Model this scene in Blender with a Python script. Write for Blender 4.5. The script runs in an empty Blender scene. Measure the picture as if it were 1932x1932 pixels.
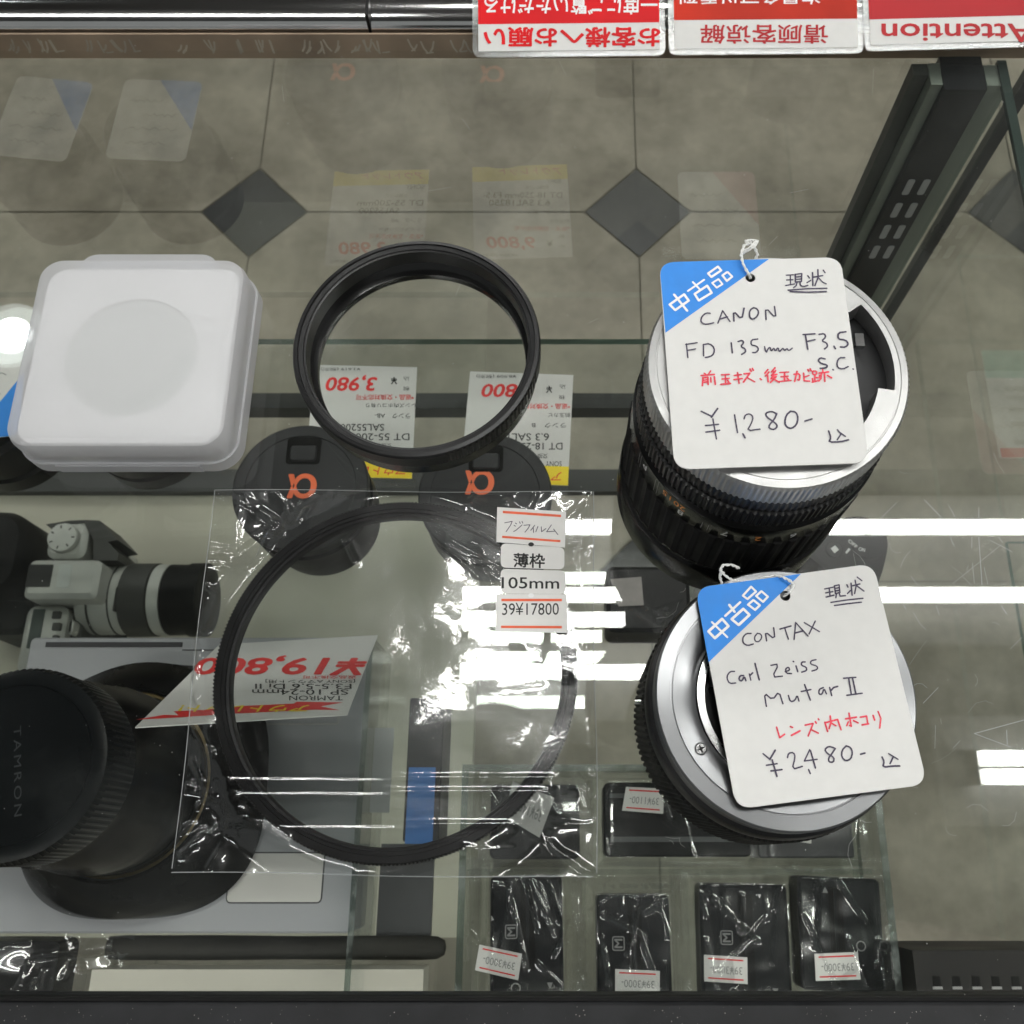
import bpy, bmesh, math, random
import numpy as np
from mathutils import Vector, Matrix, noise
random.seed(7)
SC = bpy.context.scene
COL = SC.collection

# ------------------------------------------------------------------ camera
CX, CY, F = 1055.0, 966.0, 1800.0          # principal point and focal length on a 1932 px frame
TILT, HC = math.radians(20), 0.29           # looking 20 degrees off plumb, 29 cm above the counter glass
SN, CS = math.sin(TILT), math.cos(TILT)
cam_d = bpy.data.cameras.new('camera')
cam = bpy.data.objects.new('camera', cam_d)
COL.objects.link(cam)
cam.location = (0, 0, HC)
cam.rotation_euler = (TILT, 0, 0)
cam_d.sensor_width = 36
cam_d.lens = F / 1932 * 36
cam_d.shift_x = (966 - CX) / 1932
cam_d.clip_start, cam_d.clip_end = 0.01, 60
cam_d.dof.use_dof = True
cam_d.dof.focus_distance = 0.265
cam_d.dof.aperture_fstop = 45
SC.camera = cam

# ------------------------------------------------------------------ world, colour management
W = bpy.data.worlds.new('World')
SC.world = W
W.use_nodes = True
bg = W.node_tree.nodes['Background']
bg.inputs[0].default_value = (0.95, 1.0, 0.98, 1)
bg.inputs[1].default_value = 0.22
SC.view_settings.view_transform = 'Standard'
SC.view_settings.look = 'None'
SC.view_settings.exposure = 0
SC.view_settings.gamma = 1
SC.view_settings.use_curve_mapping = False
SC.cycles.max_bounces = 16
SC.cycles.diffuse_bounces = 4
SC.cycles.glossy_bounces = 6
SC.cycles.transparent_max_bounces = 32
SC.cycles.caustics_reflective = False
SC.cycles.caustics_refractive = False
SC.cycles.sample_clamp_indirect = 4
SC.cycles.use_denoising = True

# ------------------------------------------------------------------ geometry helpers
CAM = np.array((0, 0, HC))


def ray(u, v):
    a = (u - CX) / F
    k = (CY - v) / F
    return np.array((a, SN + k * CS, -CS + k * SN))


class Plane:
    def __init__(s, p, n):
        s.p = np.array(p, float)
        s.n = np.array(n, float) / np.linalg.norm(n)
        if s.n[2] < 0:
            s.n = -s.n

    def hit(s, u, v, lift=0.0):
        r = ray(u, v)
        t = np.dot(s.p + s.n * lift - CAM, s.n) / np.dot(r, s.n)
        return CAM + r * t


def HZ(z):
    return Plane((0, 0, z), (0, 0, 1))


def P(u, v, z=0.0):
    return HZ(z).hit(u, v)


def at(u, v, fwd):
    return CAM + ray(u, v) * fwd


def crop(ox, oy, s):
    q = 1932 / 2048
    return lambda X, Y: ((ox + X / s) * q, (oy + Y / s) * q)


MATS = {}


def mat(name):
    m = bpy.data.materials.new(name)
    m.use_nodes = True
    nt = m.node_tree
    nt.nodes.clear()
    out = nt.nodes.new('ShaderNodeOutputMaterial')
    return m, nt, out


def pbr(name, col, rough=0.5, metal=0.0, noise_scale=None, var=0.12, bump=0.0, bscale=None, spec=0.5, aniso=0.0, coat=0.0):
    if name in MATS:
        return MATS[name]
    m, nt, out = mat(name)
    b = nt.nodes.new('ShaderNodeBsdfPrincipled')
    b.inputs['Base Color'].default_value = (*col, 1)
    b.inputs['Roughness'].default_value = rough
    b.inputs['Metallic'].default_value = metal
    b.inputs['Specular IOR Level'].default_value = spec
    b.inputs['Coat Weight'].default_value = coat
    tc = nt.nodes.new('ShaderNodeTexCoord')
    if aniso:
        b.inputs['Anisotropic'].default_value = aniso
        tg = nt.nodes.new('ShaderNodeTangent')
        tg.direction_type = 'RADIAL'
        tg.axis = 'Z'
        b.inputs['Anisotropic Rotation'].default_value = 0.25
        nt.links.new(tg.outputs[0], b.inputs['Tangent'])
    if noise_scale:
        n = nt.nodes.new('ShaderNodeTexNoise')
        n.inputs['Scale'].default_value = noise_scale
        n.inputs['Detail'].default_value = 5
        nt.links.new(tc.outputs['Object'], n.inputs['Vector'])
        mr = nt.nodes.new('ShaderNodeMapRange')
        mr.inputs[1].default_value, mr.inputs[2].default_value = 0.3, 0.7
        mr.inputs[3].default_value, mr.inputs[4].default_value = 1 - var, 1 + var
        nt.links.new(n.outputs[0], mr.inputs[0])
        mx = nt.nodes.new('ShaderNodeVectorMath')
        mx.operation = 'SCALE'
        mx.inputs[0].default_value = col
        nt.links.new(mr.outputs[0], mx.inputs['Scale'])
        nt.links.new(mx.outputs[0], b.inputs['Base Color'])
        r2 = nt.nodes.new('ShaderNodeMapRange')
        r2.inputs[1].default_value, r2.inputs[2].default_value = 0.3, 0.7
        r2.inputs[3].default_value, r2.inputs[4].default_value = rough * 0.85, min(1, rough * 1.2)
        nt.links.new(n.outputs[0], r2.inputs[0])
        nt.links.new(r2.outputs[0], b.inputs['Roughness'])
    if bump:
        n2 = nt.nodes.new('ShaderNodeTexNoise')
        n2.inputs['Scale'].default_value = bscale or 900
        n2.inputs['Detail'].default_value = 3
        nt.links.new(tc.outputs['Object'], n2.inputs['Vector'])
        bp = nt.nodes.new('ShaderNodeBump')
        bp.inputs['Strength'].default_value = bump
        bp.inputs['Distance'].default_value = 0.0003
        nt.links.new(n2.outputs[0], bp.inputs['Height'])
        nt.links.new(bp.outputs[0], b.inputs['Normal'])
    nt.links.new(b.outputs[0], out.inputs[0])
    MATS[name] = m
    return m


def clear(name, tint=(0.95, 0.98, 0.965), f0=0.04, rough=0.0, haze=0.0, haze_scale=30, haze_col=(0.75, 0.8, 0.78), bump=0.0, bscale=40, bdist=0.001, power=5.0, rough2=0.0, mix2=0.5):
    """Thin clear sheet: straight transmission with a Fresnel mirror and a film of dust."""
    if name in MATS:
        return MATS[name]
    m, nt, out = mat(name)
    L = nt.links.new
    geo = nt.nodes.new('ShaderNodeNewGeometry')
    dot = nt.nodes.new('ShaderNodeVectorMath')
    dot.operation = 'DOT_PRODUCT'
    L(geo.outputs['Normal'], dot.inputs[0])
    L(geo.outputs['Incoming'], dot.inputs[1])

    def M(op, a, b=None, clamp=False):
        n = nt.nodes.new('ShaderNodeMath')
        n.operation = op
        n.use_clamp = clamp
        for i, q in enumerate((a, b)):
            if q is None:
                continue
            if isinstance(q, (int, float)):
                n.inputs[i].default_value = q
            else:
                L(q, n.inputs[i])
        return n.outputs[0]
    c = M('ABSOLUTE', dot.outputs['Value'])
    s = M('POWER', M('SUBTRACT', 1.0, c, True), power)
    fr = M('ADD', M('MULTIPLY', s, 1 - f0), f0, True)
    tr = nt.nodes.new('ShaderNodeBsdfTransparent')
    tr.inputs[0].default_value = (*tint, 1)
    gl = nt.nodes.new('ShaderNodeBsdfGlossy')
    gl.inputs['Roughness'].default_value = rough
    gl.inputs[0].default_value = (1, 1, 1, 1)
    body = tr
    tc = nt.nodes.new('ShaderNodeTexCoord')
    if haze:
        df = nt.nodes.new('ShaderNodeBsdfDiffuse')
        df.inputs[0].default_value = (*haze_col, 1)
        n = nt.nodes.new('ShaderNodeTexNoise')
        n.inputs['Scale'].default_value = haze_scale
        n.inputs['Detail'].default_value = 6
        n.inputs['Roughness'].default_value = 0.65
        L(tc.outputs['Object'], n.inputs['Vector'])
        mr = nt.nodes.new('ShaderNodeMapRange')
        mr.inputs[1].default_value, mr.inputs[2].default_value = 0.48, 0.72
        mr.inputs[3].default_value, mr.inputs[4].default_value = haze * 0.2, haze * 8
        L(n.outputs[0], mr.inputs[0])
        mh = nt.nodes.new('ShaderNodeMixShader')
        L(mr.outputs[0], mh.inputs[0])
        L(tr.outputs[0], mh.inputs[1])
        L(df.outputs[0], mh.inputs[2])
        body = mh
    if bump:
        n2 = nt.nodes.new('ShaderNodeTexNoise')
        n2.inputs['Scale'].default_value = bscale
        n2.inputs['Detail'].default_value = 4
        L(tc.outputs['Object'], n2.inputs['Vector'])
        bp = nt.nodes.new('ShaderNodeBump')
        bp.inputs['Strength'].default_value = bump
        bp.inputs['Distance'].default_value = bdist
        L(n2.outputs[0], bp.inputs['Height'])
        L(bp.outputs[0], gl.inputs['Normal'])
    if rough2:
        g2 = nt.nodes.new('ShaderNodeBsdfGlossy')
        g2.inputs['Roughness'].default_value = rough2
        g2.inputs[0].default_value = (1, 1, 1, 1)
        if bump:
            L(bp.outputs[0], g2.inputs['Normal'])
        gm = nt.nodes.new('ShaderNodeMixShader')
        gm.inputs[0].default_value = mix2
        L(gl.outputs[0], gm.inputs[1])
        L(g2.outputs[0], gm.inputs[2])
        gl = gm
    mx = nt.nodes.new('ShaderNodeMixShader')
    L(fr, mx.inputs[0])
    L(body.outputs[0], mx.inputs[1])
    L(gl.outputs[0], mx.inputs[2])
    L(mx.outputs[0], out.inputs[0])
    MATS[name] = m
    return m


def frosted(name, col, alpha, rough=0.4, trans=0.35):
    """Milky plastic: part see-through, part scattering."""
    if name in MATS:
        return MATS[name]
    m, nt, out = mat(name)
    L = nt.links.new
    b = nt.nodes.new('ShaderNodeBsdfPrincipled')
    b.inputs['Base Color'].default_value = (*col, 1)
    b.inputs['Roughness'].default_value = rough
    tl = nt.nodes.new('ShaderNodeBsdfTranslucent')
    tl.inputs[0].default_value = (*col, 1)
    m1 = nt.nodes.new('ShaderNodeMixShader')
    m1.inputs[0].default_value = trans
    L(b.outputs[0], m1.inputs[1])
    L(tl.outputs[0], m1.inputs[2])
    tr = nt.nodes.new('ShaderNodeBsdfTransparent')
    tr.inputs[0].default_value = (0.97, 0.98, 1, 1)
    m2 = nt.nodes.new('ShaderNodeMixShader')
    m2.inputs[0].default_value = alpha
    L(tr.outputs[0], m2.inputs[1])
    L(m1.outputs[0], m2.inputs[2])
    L(m2.outputs[0], out.inputs[0])
    MATS[name] = m
    return m


def emit(name, col, s):
    m, nt, out = mat(name)
    e = nt.nodes.new('ShaderNodeEmission')
    e.inputs[0].default_value = (*col, 1)
    e.inputs[1].default_value = s
    nt.links.new(e.outputs[0], out.inputs[0])
    return m


def root_loc(o):
    while o is not None and o.parent:
        o = o.parent
    return np.array(o.location) if o is not None else np.zeros(3)


class MB:
    def __init__(s):
        s.v, s.f, s.m = [], [], []

    def add(s, vs, fs, mi=0):
        b = len(s.v)
        s.v += [tuple(map(float, p)) for p in vs]
        s.f += [tuple(b + i for i in f) for f in fs]
        s.m += [mi] * len(fs)

    def box(s, x0, x1, y0, y1, z0, z1, mi=0, top=None, side=None):
        vs = [(x, y, z) for z in (z0, z1) for (x, y) in ((x0, y0), (x1, y0), (x1, y1), (x0, y1))]
        fs = [(3, 2, 1, 0), (4, 5, 6, 7), (0, 1, 5, 4), (1, 2, 6, 5), (2, 3, 7, 6), (3, 0, 4, 7)]
        b = len(s.f)
        s.add(vs, fs, mi)
        if side is not None:
            for i in range(2, 6):
                s.m[b + i] = side

    def loops(s, rings, mi=0, cap0=True, cap1=True, mis=None):
        n = len(rings[0])
        b = len(s.v)
        for r in rings:
            s.v += [tuple(map(float, p)) for p in r]
        for k in range(len(rings) - 1):
            for i in range(n):
                j = (i + 1) % n
                s.f.append((b + k * n + i, b + k * n + j, b + (k + 1) * n + j, b + (k + 1) * n + i))
                s.m.append(mis[k] if mis else mi)
        if cap0:
            s.f.append(tuple(b + i for i in reversed(range(n))))
            s.m.append(mis[0] if mis else mi)
        if cap1:
            s.f.append(tuple(b + (len(rings) - 1) * n + i for i in range(n)))
            s.m.append(mis[-1] if mis else mi)

    def rprism(s, pts_fn, levels, mi=0, mis=None, cap0=True, cap1=True):
        s.loops([[(x, y, z) for (x, y) in pts_fn(g)] for (g, z) in levels], mi, cap0, cap1, mis)

    def lathe(s, prof, c, seg=96, mi=0, mod=None, mis=None, closed=False):
        rings = []
        for (r, z) in prof:
            ring = []
            for i in range(seg):
                t = 2 * math.pi * i / seg
                rr = mod(r, z, t, i) if mod else r
                ring.append((c[0] + rr * math.cos(t), c[1] + rr * math.sin(t), c[2] + z))
            rings.append(ring)
        if closed:
            rings.append(rings[0])
        s.loops(rings, mi, prof[0][0] > 0 and not closed, prof[-1][0] > 0 and not closed, mis)

    def tube(s, pts, r, seg=8, mi=0, cap=True):
        pts = [Vector(p) for p in pts]
        rings = []
        up = Vector((0.1, 0.2, 1)).normalized()
        for i, p in enumerate(pts):
            d = (pts[min(i + 1, len(pts) - 1)] - pts[max(i - 1, 0)])
            if d.length < 1e-9:
                d = Vector((1, 0, 0))
            d.normalize()
            a = d.cross(up)
            if a.length < 1e-4:
                a = d.cross(Vector((1, 0, 0)))
            a.normalize()
            b = d.cross(a)
            rr = r[i] if isinstance(r, (list, tuple)) else r
            rings.append([p + (a * math.cos(2 * math.pi * k / seg) + b * math.sin(2 * math.pi * k / seg)) * rr for k in range(seg)])
        s.loops(rings, mi, cap, cap)

    def stroke(s, pts, n, w, mi=0, taper=False):
        """Flat ink line of width w through 3D points lying on a plane with normal n."""
        pts = [np.array(p, float) for p in pts]
        n = np.array(n, float)
        h = w / 2
        s.k = getattr(s, 'k', 0)
        for a, b in zip(pts[:-1], pts[1:]):
            s.k += 1
            a, b = a + n * 2e-6 * (s.k % 50), b + n * 2e-6 * (s.k % 50)
            d = b - a
            l = np.linalg.norm(d)
            if l < 1e-7:
                continue
            d /= l
            q = np.cross(n, d)
            s.add([a - q * h, b - q * h, b + q * h, a + q * h], [(0, 1, 2, 3)], mi)
        for k, p in enumerate(pts):
            x = np.cross(n, (0.3, 0.9, 0.1))
            x /= np.linalg.norm(x)
            y = np.cross(n, x)
            s.k += 1
            o = n * 2e-6 * (s.k % 50)
            s.add([p + o + (x * math.cos(t) + y * math.sin(t)) * h for t in [i * math.pi / 4 for i in range(8)]], [tuple(range(8))], mi)

    def poly(s, pts, mi=0):
        s.add(pts, [tuple(range(len(pts)))], mi)

    def build(s, name, mats, parent=None, smooth=30, loc=None):
        off = np.array(loc) if loc is not None else root_loc(parent)
        me = bpy.data.meshes.new(name)
        me.from_pydata([tuple(np.array(p) - off) for p in s.v], [], s.f)
        if not isinstance(mats, (list, tuple)):
            mats = [mats]
        for m in mats:
            me.materials.append(m)
        me.polygons.foreach_set('material_index', s.m)
        if smooth:
            me.polygons.foreach_set('use_smooth', [True] * len(me.polygons))
        me.update()
        if smooth:
            me.set_sharp_from_angle(angle=math.radians(smooth))
        o = bpy.data.objects.new(name, me)
        COL.objects.link(o)
        if parent is not None:
            o.parent = parent
        elif loc is not None:
            o.location = loc
        return o


def tag(o, label=None, cat=None, group=None, kind=None):
    if label:
        o['label'] = label
    if cat:
        o['category'] = cat
    if group:
        o['group'] = group
    if kind:
        o['kind'] = kind
    return o


def thing(name, loc, label, cat, group=None):
    o = bpy.data.objects.new(name, None)
    o.empty_display_size = 0.01
    COL.objects.link(o)
    o.location = tuple(map(float, loc))
    return tag(o, label, cat, group)


def arc_rect(x0, x1, y0, y1, r, n=6):
    def fn(g=0.0):
        a, b, c, d = x0 - g, x1 + g, y0 - g, y1 + g
        rr = max(r + g, 1e-5)
        out = []
        for (cx, cy, t0) in ((b - rr, d - rr, 0), (a + rr, d - rr, 90), (a + rr, c + rr, 180), (b - rr, c + rr, 270)):
            for i in range(n + 1):
                t = math.radians(t0 + 90 * i / n)
                out.append((cx + rr * math.cos(t), cy + rr * math.sin(t)))
        return out
    return fn


def round_poly(pts, r, n=6):
    """Round the corners of a planar 3D polygon."""
    pts = [np.array(p, float) for p in pts]
    out = []
    m = len(pts)
    for i in range(m):
        p, a, b = pts[i], pts[i - 1], pts[(i + 1) % m]
        rr = r[i] if isinstance(r, (list, tuple)) else r
        if rr <= 0:
            out.append(p)
            continue
        da, db = (a - p) / np.linalg.norm(a - p), (b - p) / np.linalg.norm(b - p)
        A, B = p + da * rr, p + db * rr
        for k in range(n + 1):
            t = k / n
            out.append((1 - t) ** 2 * A + 2 * t * (1 - t) * (p + (A + B) / 2 * 0.0 + 0 * p) + t * t * B if False else (1 - t) ** 2 * A + 2 * t * (1 - t) * (p * 0.85 + (A + B) / 2 * 0.15) + t * t * B)
    return out


def sheet(outer, n, th, hole=None):
    """Flat card with thickness; optional round hole (list of points)."""
    n = np.array(n, float)
    bm = bmesh.new()
    es = []
    for lp in ([outer] + ([hole] if hole else [])):
        vs = [bm.verts.new(tuple(p)) for p in lp]
        es += [bm.edges.new((vs[i], vs[(i + 1) % len(vs)])) for i in range(len(vs))]
    bmesh.ops.triangle_fill(bm, use_beauty=True, edges=es, normal=tuple(n))
    bm.normal_update()
    for f in bm.faces:
        if f.normal.dot(Vector(tuple(n))) < 0:
            f.normal_flip()
    bm.verts.index_update()
    mb = MB()
    vs = [np.array(v.co) for v in bm.verts]
    fs = [tuple(v.index for v in f.verts) for f in bm.faces]
    bm.free()
    mb.add(vs, fs)
    mb.add([p - n * th for p in vs], [tuple(reversed(f)) for f in fs])
    for lp in ([outer] + ([hole] if hole else [])):
        k = len(lp)
        mb.add([np.array(p) for p in lp] + [np.array(p) - n * th for p in lp], [(i, i + k, (i + 1) % k + k, (i + 1) % k) for i in range(k)])
    return mb


TXT = {}


def text_mesh(s, bold=0.0, shear=0.0, spacing=1.0):
    key = (s, bold, shear, spacing)
    if key in TXT:
        return TXT[key]
    cu = bpy.data.curves.new('lettering', 'FONT')
    cu.body = s
    cu.offset = bold
    cu.shear = shear
    cu.space_character = spacing
    cu.resolution_u = 3
    o = bpy.data.objects.new('lettering', cu)
    COL.objects.link(o)
    dg = bpy.context.evaluated_depsgraph_get()
    me = bpy.data.meshes.new_from_object(o.evaluated_get(dg))
    vs = np.array([v.co[:] for v in me.vertices]) if len(me.vertices) else np.zeros((1, 3))
    fs = [tuple(p.vertices) for p in me.polygons]
    bpy.data.objects.remove(o)
    bpy.data.curves.remove(cu)
    bpy.data.meshes.remove(me)
    lo, hi = vs.min(0), vs.max(0)
    uv = (vs[:, :2] - lo[:2]) / np.maximum(hi[:2] - lo[:2], 1e-6)
    TXT[key] = (uv, fs, (hi[0] - lo[0]) / max(hi[1] - lo[1], 1e-6))
    return TXT[key]


def put_text(mb, s, quad, mi=0, bold=0.0, shear=0.0, spacing=1.0):
    """quad: 3D points of the text's own top-left, top-right, bottom-right, bottom-left."""
    uv, fs, asp = text_mesh(s, 0.0, shear, spacing)
    tl, tr, br, bl = [np.array(q, float) for q in quad]
    nn = np.cross(br - bl, tl - bl)
    nn /= np.linalg.norm(nn) + 1e-12
    offs = [(0, 0)]
    if bold:
        offs += [(math.cos(k * math.pi / 4), math.sin(k * math.pi / 4)) for k in range(8)]
    for k, (ox, oy) in enumerate(offs):
        vs = []
        for (a, b) in uv:
            a, b = a + ox * bold / asp, b + oy * bold
            top = tl * (1 - a) + tr * a
            bot = bl * (1 - a) + br * a
            vs.append(bot * (1 - b) + top * b + nn * 2e-6 * k)
        mb.add(vs, fs, mi)


def strokes_on(mb, pl, cr, lines, w, lift=0.00012, mi=0):
    for ln in lines:
        mb.stroke([pl.hit(*cr(*p), lift) for p in ln], pl.n, w * random.uniform(0.85, 1.12), mi)


# ------------------------------------------------------------------ shared materials
BLACKM = pbr('black_anodised', (0.008, 0.008, 0.0085), 0.36, 0.0, 60, 0.25, 0.15, 1500, spec=0.35)
BLACKP = pbr('black_plastic', (0.006, 0.006, 0.0063), 0.45, 0.0, 40, 0.2, 0.25, 1800, spec=0.15)
RUBBER = pbr('black_rubber', (0.008, 0.008, 0.008), 0.6, 0.0, 80, 0.2, 0.2, 2000, spec=0.18)
DEEP = pbr('deep_black', (0.004, 0.004, 0.004), 0.7, spec=0.2)
SATIN = pbr('satin_chrome', (0.44, 0.44, 0.435), 0.42, 0.85, 200, 0.06, 0.1, 2500)
TURNED = pbr('turned_steel', (0.21, 0.214, 0.22), 0.30, 1.0, aniso=0.85)
STEEL = pbr('bright_steel', (0.6, 0.6, 0.6), 0.16, 1.0)
CHROME = pbr('chrome', (0.85, 0.84, 0.84), 0.13, 1.0, 8, 0.1, 0.05, 60)
PAPER = pbr('white_paper', (0.665, 0.66, 0.645), 0.75, 0, 300, 0.02, spec=0.25)
STICKER = pbr('white_sticker', (0.72, 0.71, 0.69), 0.6, 0, 300, 0.02, spec=0.3)
BLUE = pbr('blue_print', (0.035, 0.23, 0.68), 0.55, 0, 200, 0.05, spec=0.3)
INK = pbr('pen_ink', (0.075, 0.065, 0.1), 0.6, 0, 2500, 0.5, spec=0.2)
REDINK = pbr('red_pen_ink', (0.68, 0.07, 0.1), 0.6, 0, 2500, 0.3, spec=0.2)
BLACKINK = pbr('black_print', (0.03, 0.03, 0.03), 0.6, spec=0.2)
GREYINK = pbr('grey_print', (0.25, 0.25, 0.25), 0.6, spec=0.2)
REDPRINT = pbr('red_print', (0.72, 0.03, 0.03), 0.5, 0, 30, 0.12, spec=0.3)
ORANGE = pbr('orange_red_print', (0.75, 0.13, 0.06), 0.55, 0, 400, 0.1, spec=0.3)
YELLOW = pbr('yellow_print', (0.85, 0.66, 0.03), 0.5, spec=0.3)
WHITEPRINT = pbr('white_print', (0.8, 0.8, 0.8), 0.5)
STRING = pbr('white_cotton', (0.78, 0.78, 0.76), 0.8, spec=0.1)
GLASSTOP = clear('counter_glass', (0.972, 0.98, 0.966), 0.042, 0.012, 0.0018, 11, bump=0.05, bscale=5, bdist=0.0006)
GLASS = clear('shelf_glass', (0.96, 0.98, 0.967), 0.04, 0.0, 0.002, 14)
PANE = clear('pane_glass', (0.95, 0.96, 0.94), 0.13, 0.0, 0.005, 9)
EDGE = pbr('green_glass_edge', (0.16, 0.26, 0.22), 0.12, 0, 20, 0.4)
FILM = clear('cellophane', (0.965, 0.97, 0.972), 0.09, 0.04, 0.0012, 40, bump=0.3, bscale=320, bdist=0.00012, rough2=0.22, mix2=0.33)
FILM2 = clear('wrinkled_bag', (0.95, 0.955, 0.955), 0.115, 0.035, 0.003, 60, bump=0.2, bscale=180, bdist=0.0002, rough2=0.2, mix2=0.35)
LENSGLASS = clear('filter_glass', (0.955, 0.975, 0.968), 0.05, 0.0, 0.004, 30)
ACRYLIC = clear('clear_acrylic', (0.94, 0.96, 0.955), 0.05, 0.02, 0.010, 18)
LAMI = clear('laminate', (0.88, 0.89, 0.885), 0.06, 0.15, 0.08, 20)

# ------------------------------------------------------------------ setting: shop floor, ceiling
FZ = -0.95


def floor_material():
    m, nt, out = mat('stone_floor_tile')
    L = nt.links.new
    b = nt.nodes.new('ShaderNodeBsdfPrincipled')
    tc = nt.nodes.new('ShaderNodeTexCoord')
    n1 = nt.nodes.new('ShaderNodeTexNoise')
    n1.inputs['Scale'].default_value = 7
    n1.inputs['Detail'].default_value = 8
    n1.inputs['Roughness'].default_value = 0.62
    L(tc.outputs['Object'], n1.inputs['Vector'])
    n2 = nt.nodes.new('ShaderNodeTexNoise')
    n2.inputs['Scale'].default_value = 32
    n2.inputs['Detail'].default_value = 6
    L(tc.outputs['Object'], n2.inputs['Vector'])
    ad = nt.nodes.new('ShaderNodeMath')
    ad.operation = 'MULTIPLY_ADD'
    ad.inputs[1].default_value = 0.35
    L(n2.outputs[0], ad.inputs[0])
    L(n1.outputs[0], ad.inputs[2])
    cr = nt.nodes.new('ShaderNodeValToRGB')
    e = cr.color_ramp.elements
    e[0].position, e[0].color = 0.48, (0.155, 0.138, 0.103, 1)
    e[1].position, e[1].color = 0.9, (0.34, 0.31, 0.248, 1)
    L(ad.outputs[0], cr.inputs[0])
    at_ = nt.nodes.new('ShaderNodeAttribute')
    at_.attribute_name = 'tile_tone'
    mu = nt.nodes.new('ShaderNodeVectorMath')
    mu.operation = 'SCALE'
    L(cr.outputs[0], mu.inputs[0])
    L(at_.outputs['Fac'], mu.inputs['Scale'])
    L(mu.outputs[0], b.inputs['Base Color'])
    b.inputs['Roughness'].default_value = 0.45
    L(b.outputs[0], out.inputs[0])
    return m


FLOORM = floor_material()
GROUT = pbr('floor_grout', (0.185, 0.168, 0.13), 0.8, 0, 30, 0.2)
INSET = pbr('charcoal_inset_tile', (0.035, 0.036, 0.037), 0.4, 0, 25, 0.2)
mb = MB()
mb.box(-4, 4, -3, 5, FZ - 0.05, FZ - 0.004)
tag(mb.build('floor', GROUT, smooth=0), kind='structure')
# 60 cm tiles with clipped corners, charcoal diamonds at the corners
T, D = 0.5985, 0.0815
tile, dia = MB(), MB()
cx0, cy0 = -0.476, 0.95
for i in range(-4, 6):
    for j in range(-4, 5):
        x, y = cx0 + i * T, cy0 + j * T
        g = 0.0012
        a, c, d, e = x + g, x + T - g, y + g, y + T - g
        k = D + g
        pts = [(a + k, d), (c - k, d), (c, d + k), (c, e - k), (c - k, e), (a + k, e), (a, e - k), (a, d + k)]
        tile.add([(p[0], p[1], FZ) for p in pts], [tuple(range(8))])
        dia.add([(x + D, y, FZ), (x, y + D, FZ), (x - D, y, FZ), (x, y - D, FZ)], [(0, 1, 2, 3)])
fo = tag(tile.build('floor_tiles', FLOORM, smooth=0), kind='structure')
ta = fo.data.attributes.new('tile_tone', 'FLOAT', 'FACE')
ta.data.foreach_set('value', [random.uniform(0.9, 1.1) for _ in fo.data.polygons])
tag(dia.build('floor_insets', INSET, smooth=0), kind='structure')
ZC = 1.65
mb = MB()
mb.box(-4, 4, -3, 5, ZC + 0.09, ZC + 0.14)
tag(mb.build('ceiling', pbr('ceiling_panel', (0.055, 0.055, 0.055), 0.9, 0, 12, 0.05), smooth=0), kind='structure')

# ------------------------------------------------------------------ ceiling lamps (some seen mirrored in the counter glass, the rest added unseen)
TUBE = emit('fluorescent_tube', (1.0, 1.0, 0.965), 38)
TRAY = pbr('lamp_tray_enamel', (0.28, 0.28, 0.28), 0.6)


def fixture(label, rows, x0, x1):
    ys = [r[0] for r in rows]
    t = thing('ceiling_or_added_lamp', ((x0 + x1) / 2, sum(ys) / len(ys), ZC + 0.088), label, 'lamp', 'fluorescent ceiling lamps, mirrored ones and added unseen ones')
    mb = MB()
    mb.box(x0 - 0.05, x1 + 0.05, min(ys) - 0.09, max(ys) + 0.09, ZC + 0.055, ZC + 0.086)
    mb.build('lamp_tray', pbr('lamp_tray_enamel', (0.28, 0.28, 0.28), 0.6), t, 0)
    for (y, a, b) in rows:
        m = MB()
        m.tube([(a, y, ZC), (b, y, ZC)], 0.0145, 14)
        m.build('lamp_tube', TUBE, t, 40)
        for (e0, e1) in ((a - 0.03, a - 0.002), (b + 0.002, b + 0.03)):
            m = MB()
            m.box(e0, e1, y - 0.016, y + 0.016, ZC - 0.016, ZC + 0.054)
            m.build('lamp_holder', TRAY, t, 0)


fixture('long three tube ceiling lamp mirrored behind the silver lens', [(0.674, -0.06, 1.35), (0.523, -0.2, 1.35)], -0.2, 1.35)
fixture('short pair of ceiling tubes mirrored left of the teleconverter', [(0.470, -0.2, 0.34), (0.360, -0.2, 0.34)], -0.2, 0.34)
fixture('pair of ceiling tubes mirrored at the right edge of the glass', [(0.1885, 0.83, 2.1), (0.153, 0.83, 2.1)], 0.83, 2.1)
fixture('added unseen fill lamp behind the counter over the left end', [(-0.75, -1.6, -0.4), (-0.9, -1.6, -0.4)], -1.6, -0.4)  # both fixtures behind the counter are added out of sight to balance the lighting
fixture('added unseen fill lamp behind the counter over the right end', [(-0.9, 0.3, 1.5), (-1.05, 0.3, 1.5)], 0.3, 1.5)
fixture('added unseen fill lamp far out over the shop floor', [(2.3, -0.9, 0.9), (2.45, -0.9, 0.9), (2.6, -0.9, 0.9)], -0.9, 0.9)  # this and both aisle fixtures are added out of sight to brighten the floor
fixture('added unseen fill lamp over the aisle at the far right', [(1.1, 1.7, 2.9), (1.25, 1.7, 2.9), (1.4, 1.7, 2.9)], 1.7, 2.9)
fixture('added unseen fill lamp over the aisle at the far left', [(1.6, -3.1, -1.9), (1.75, -3.1, -1.9), (1.9, -3.1, -1.9)], -3.1, -1.9)
t = thing('ceiling_spotlight', (-1.273, 1.146, ZC + 0.088), 'round spotlight mirrored beside the milky filter case', 'lamp')
m = MB()
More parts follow.
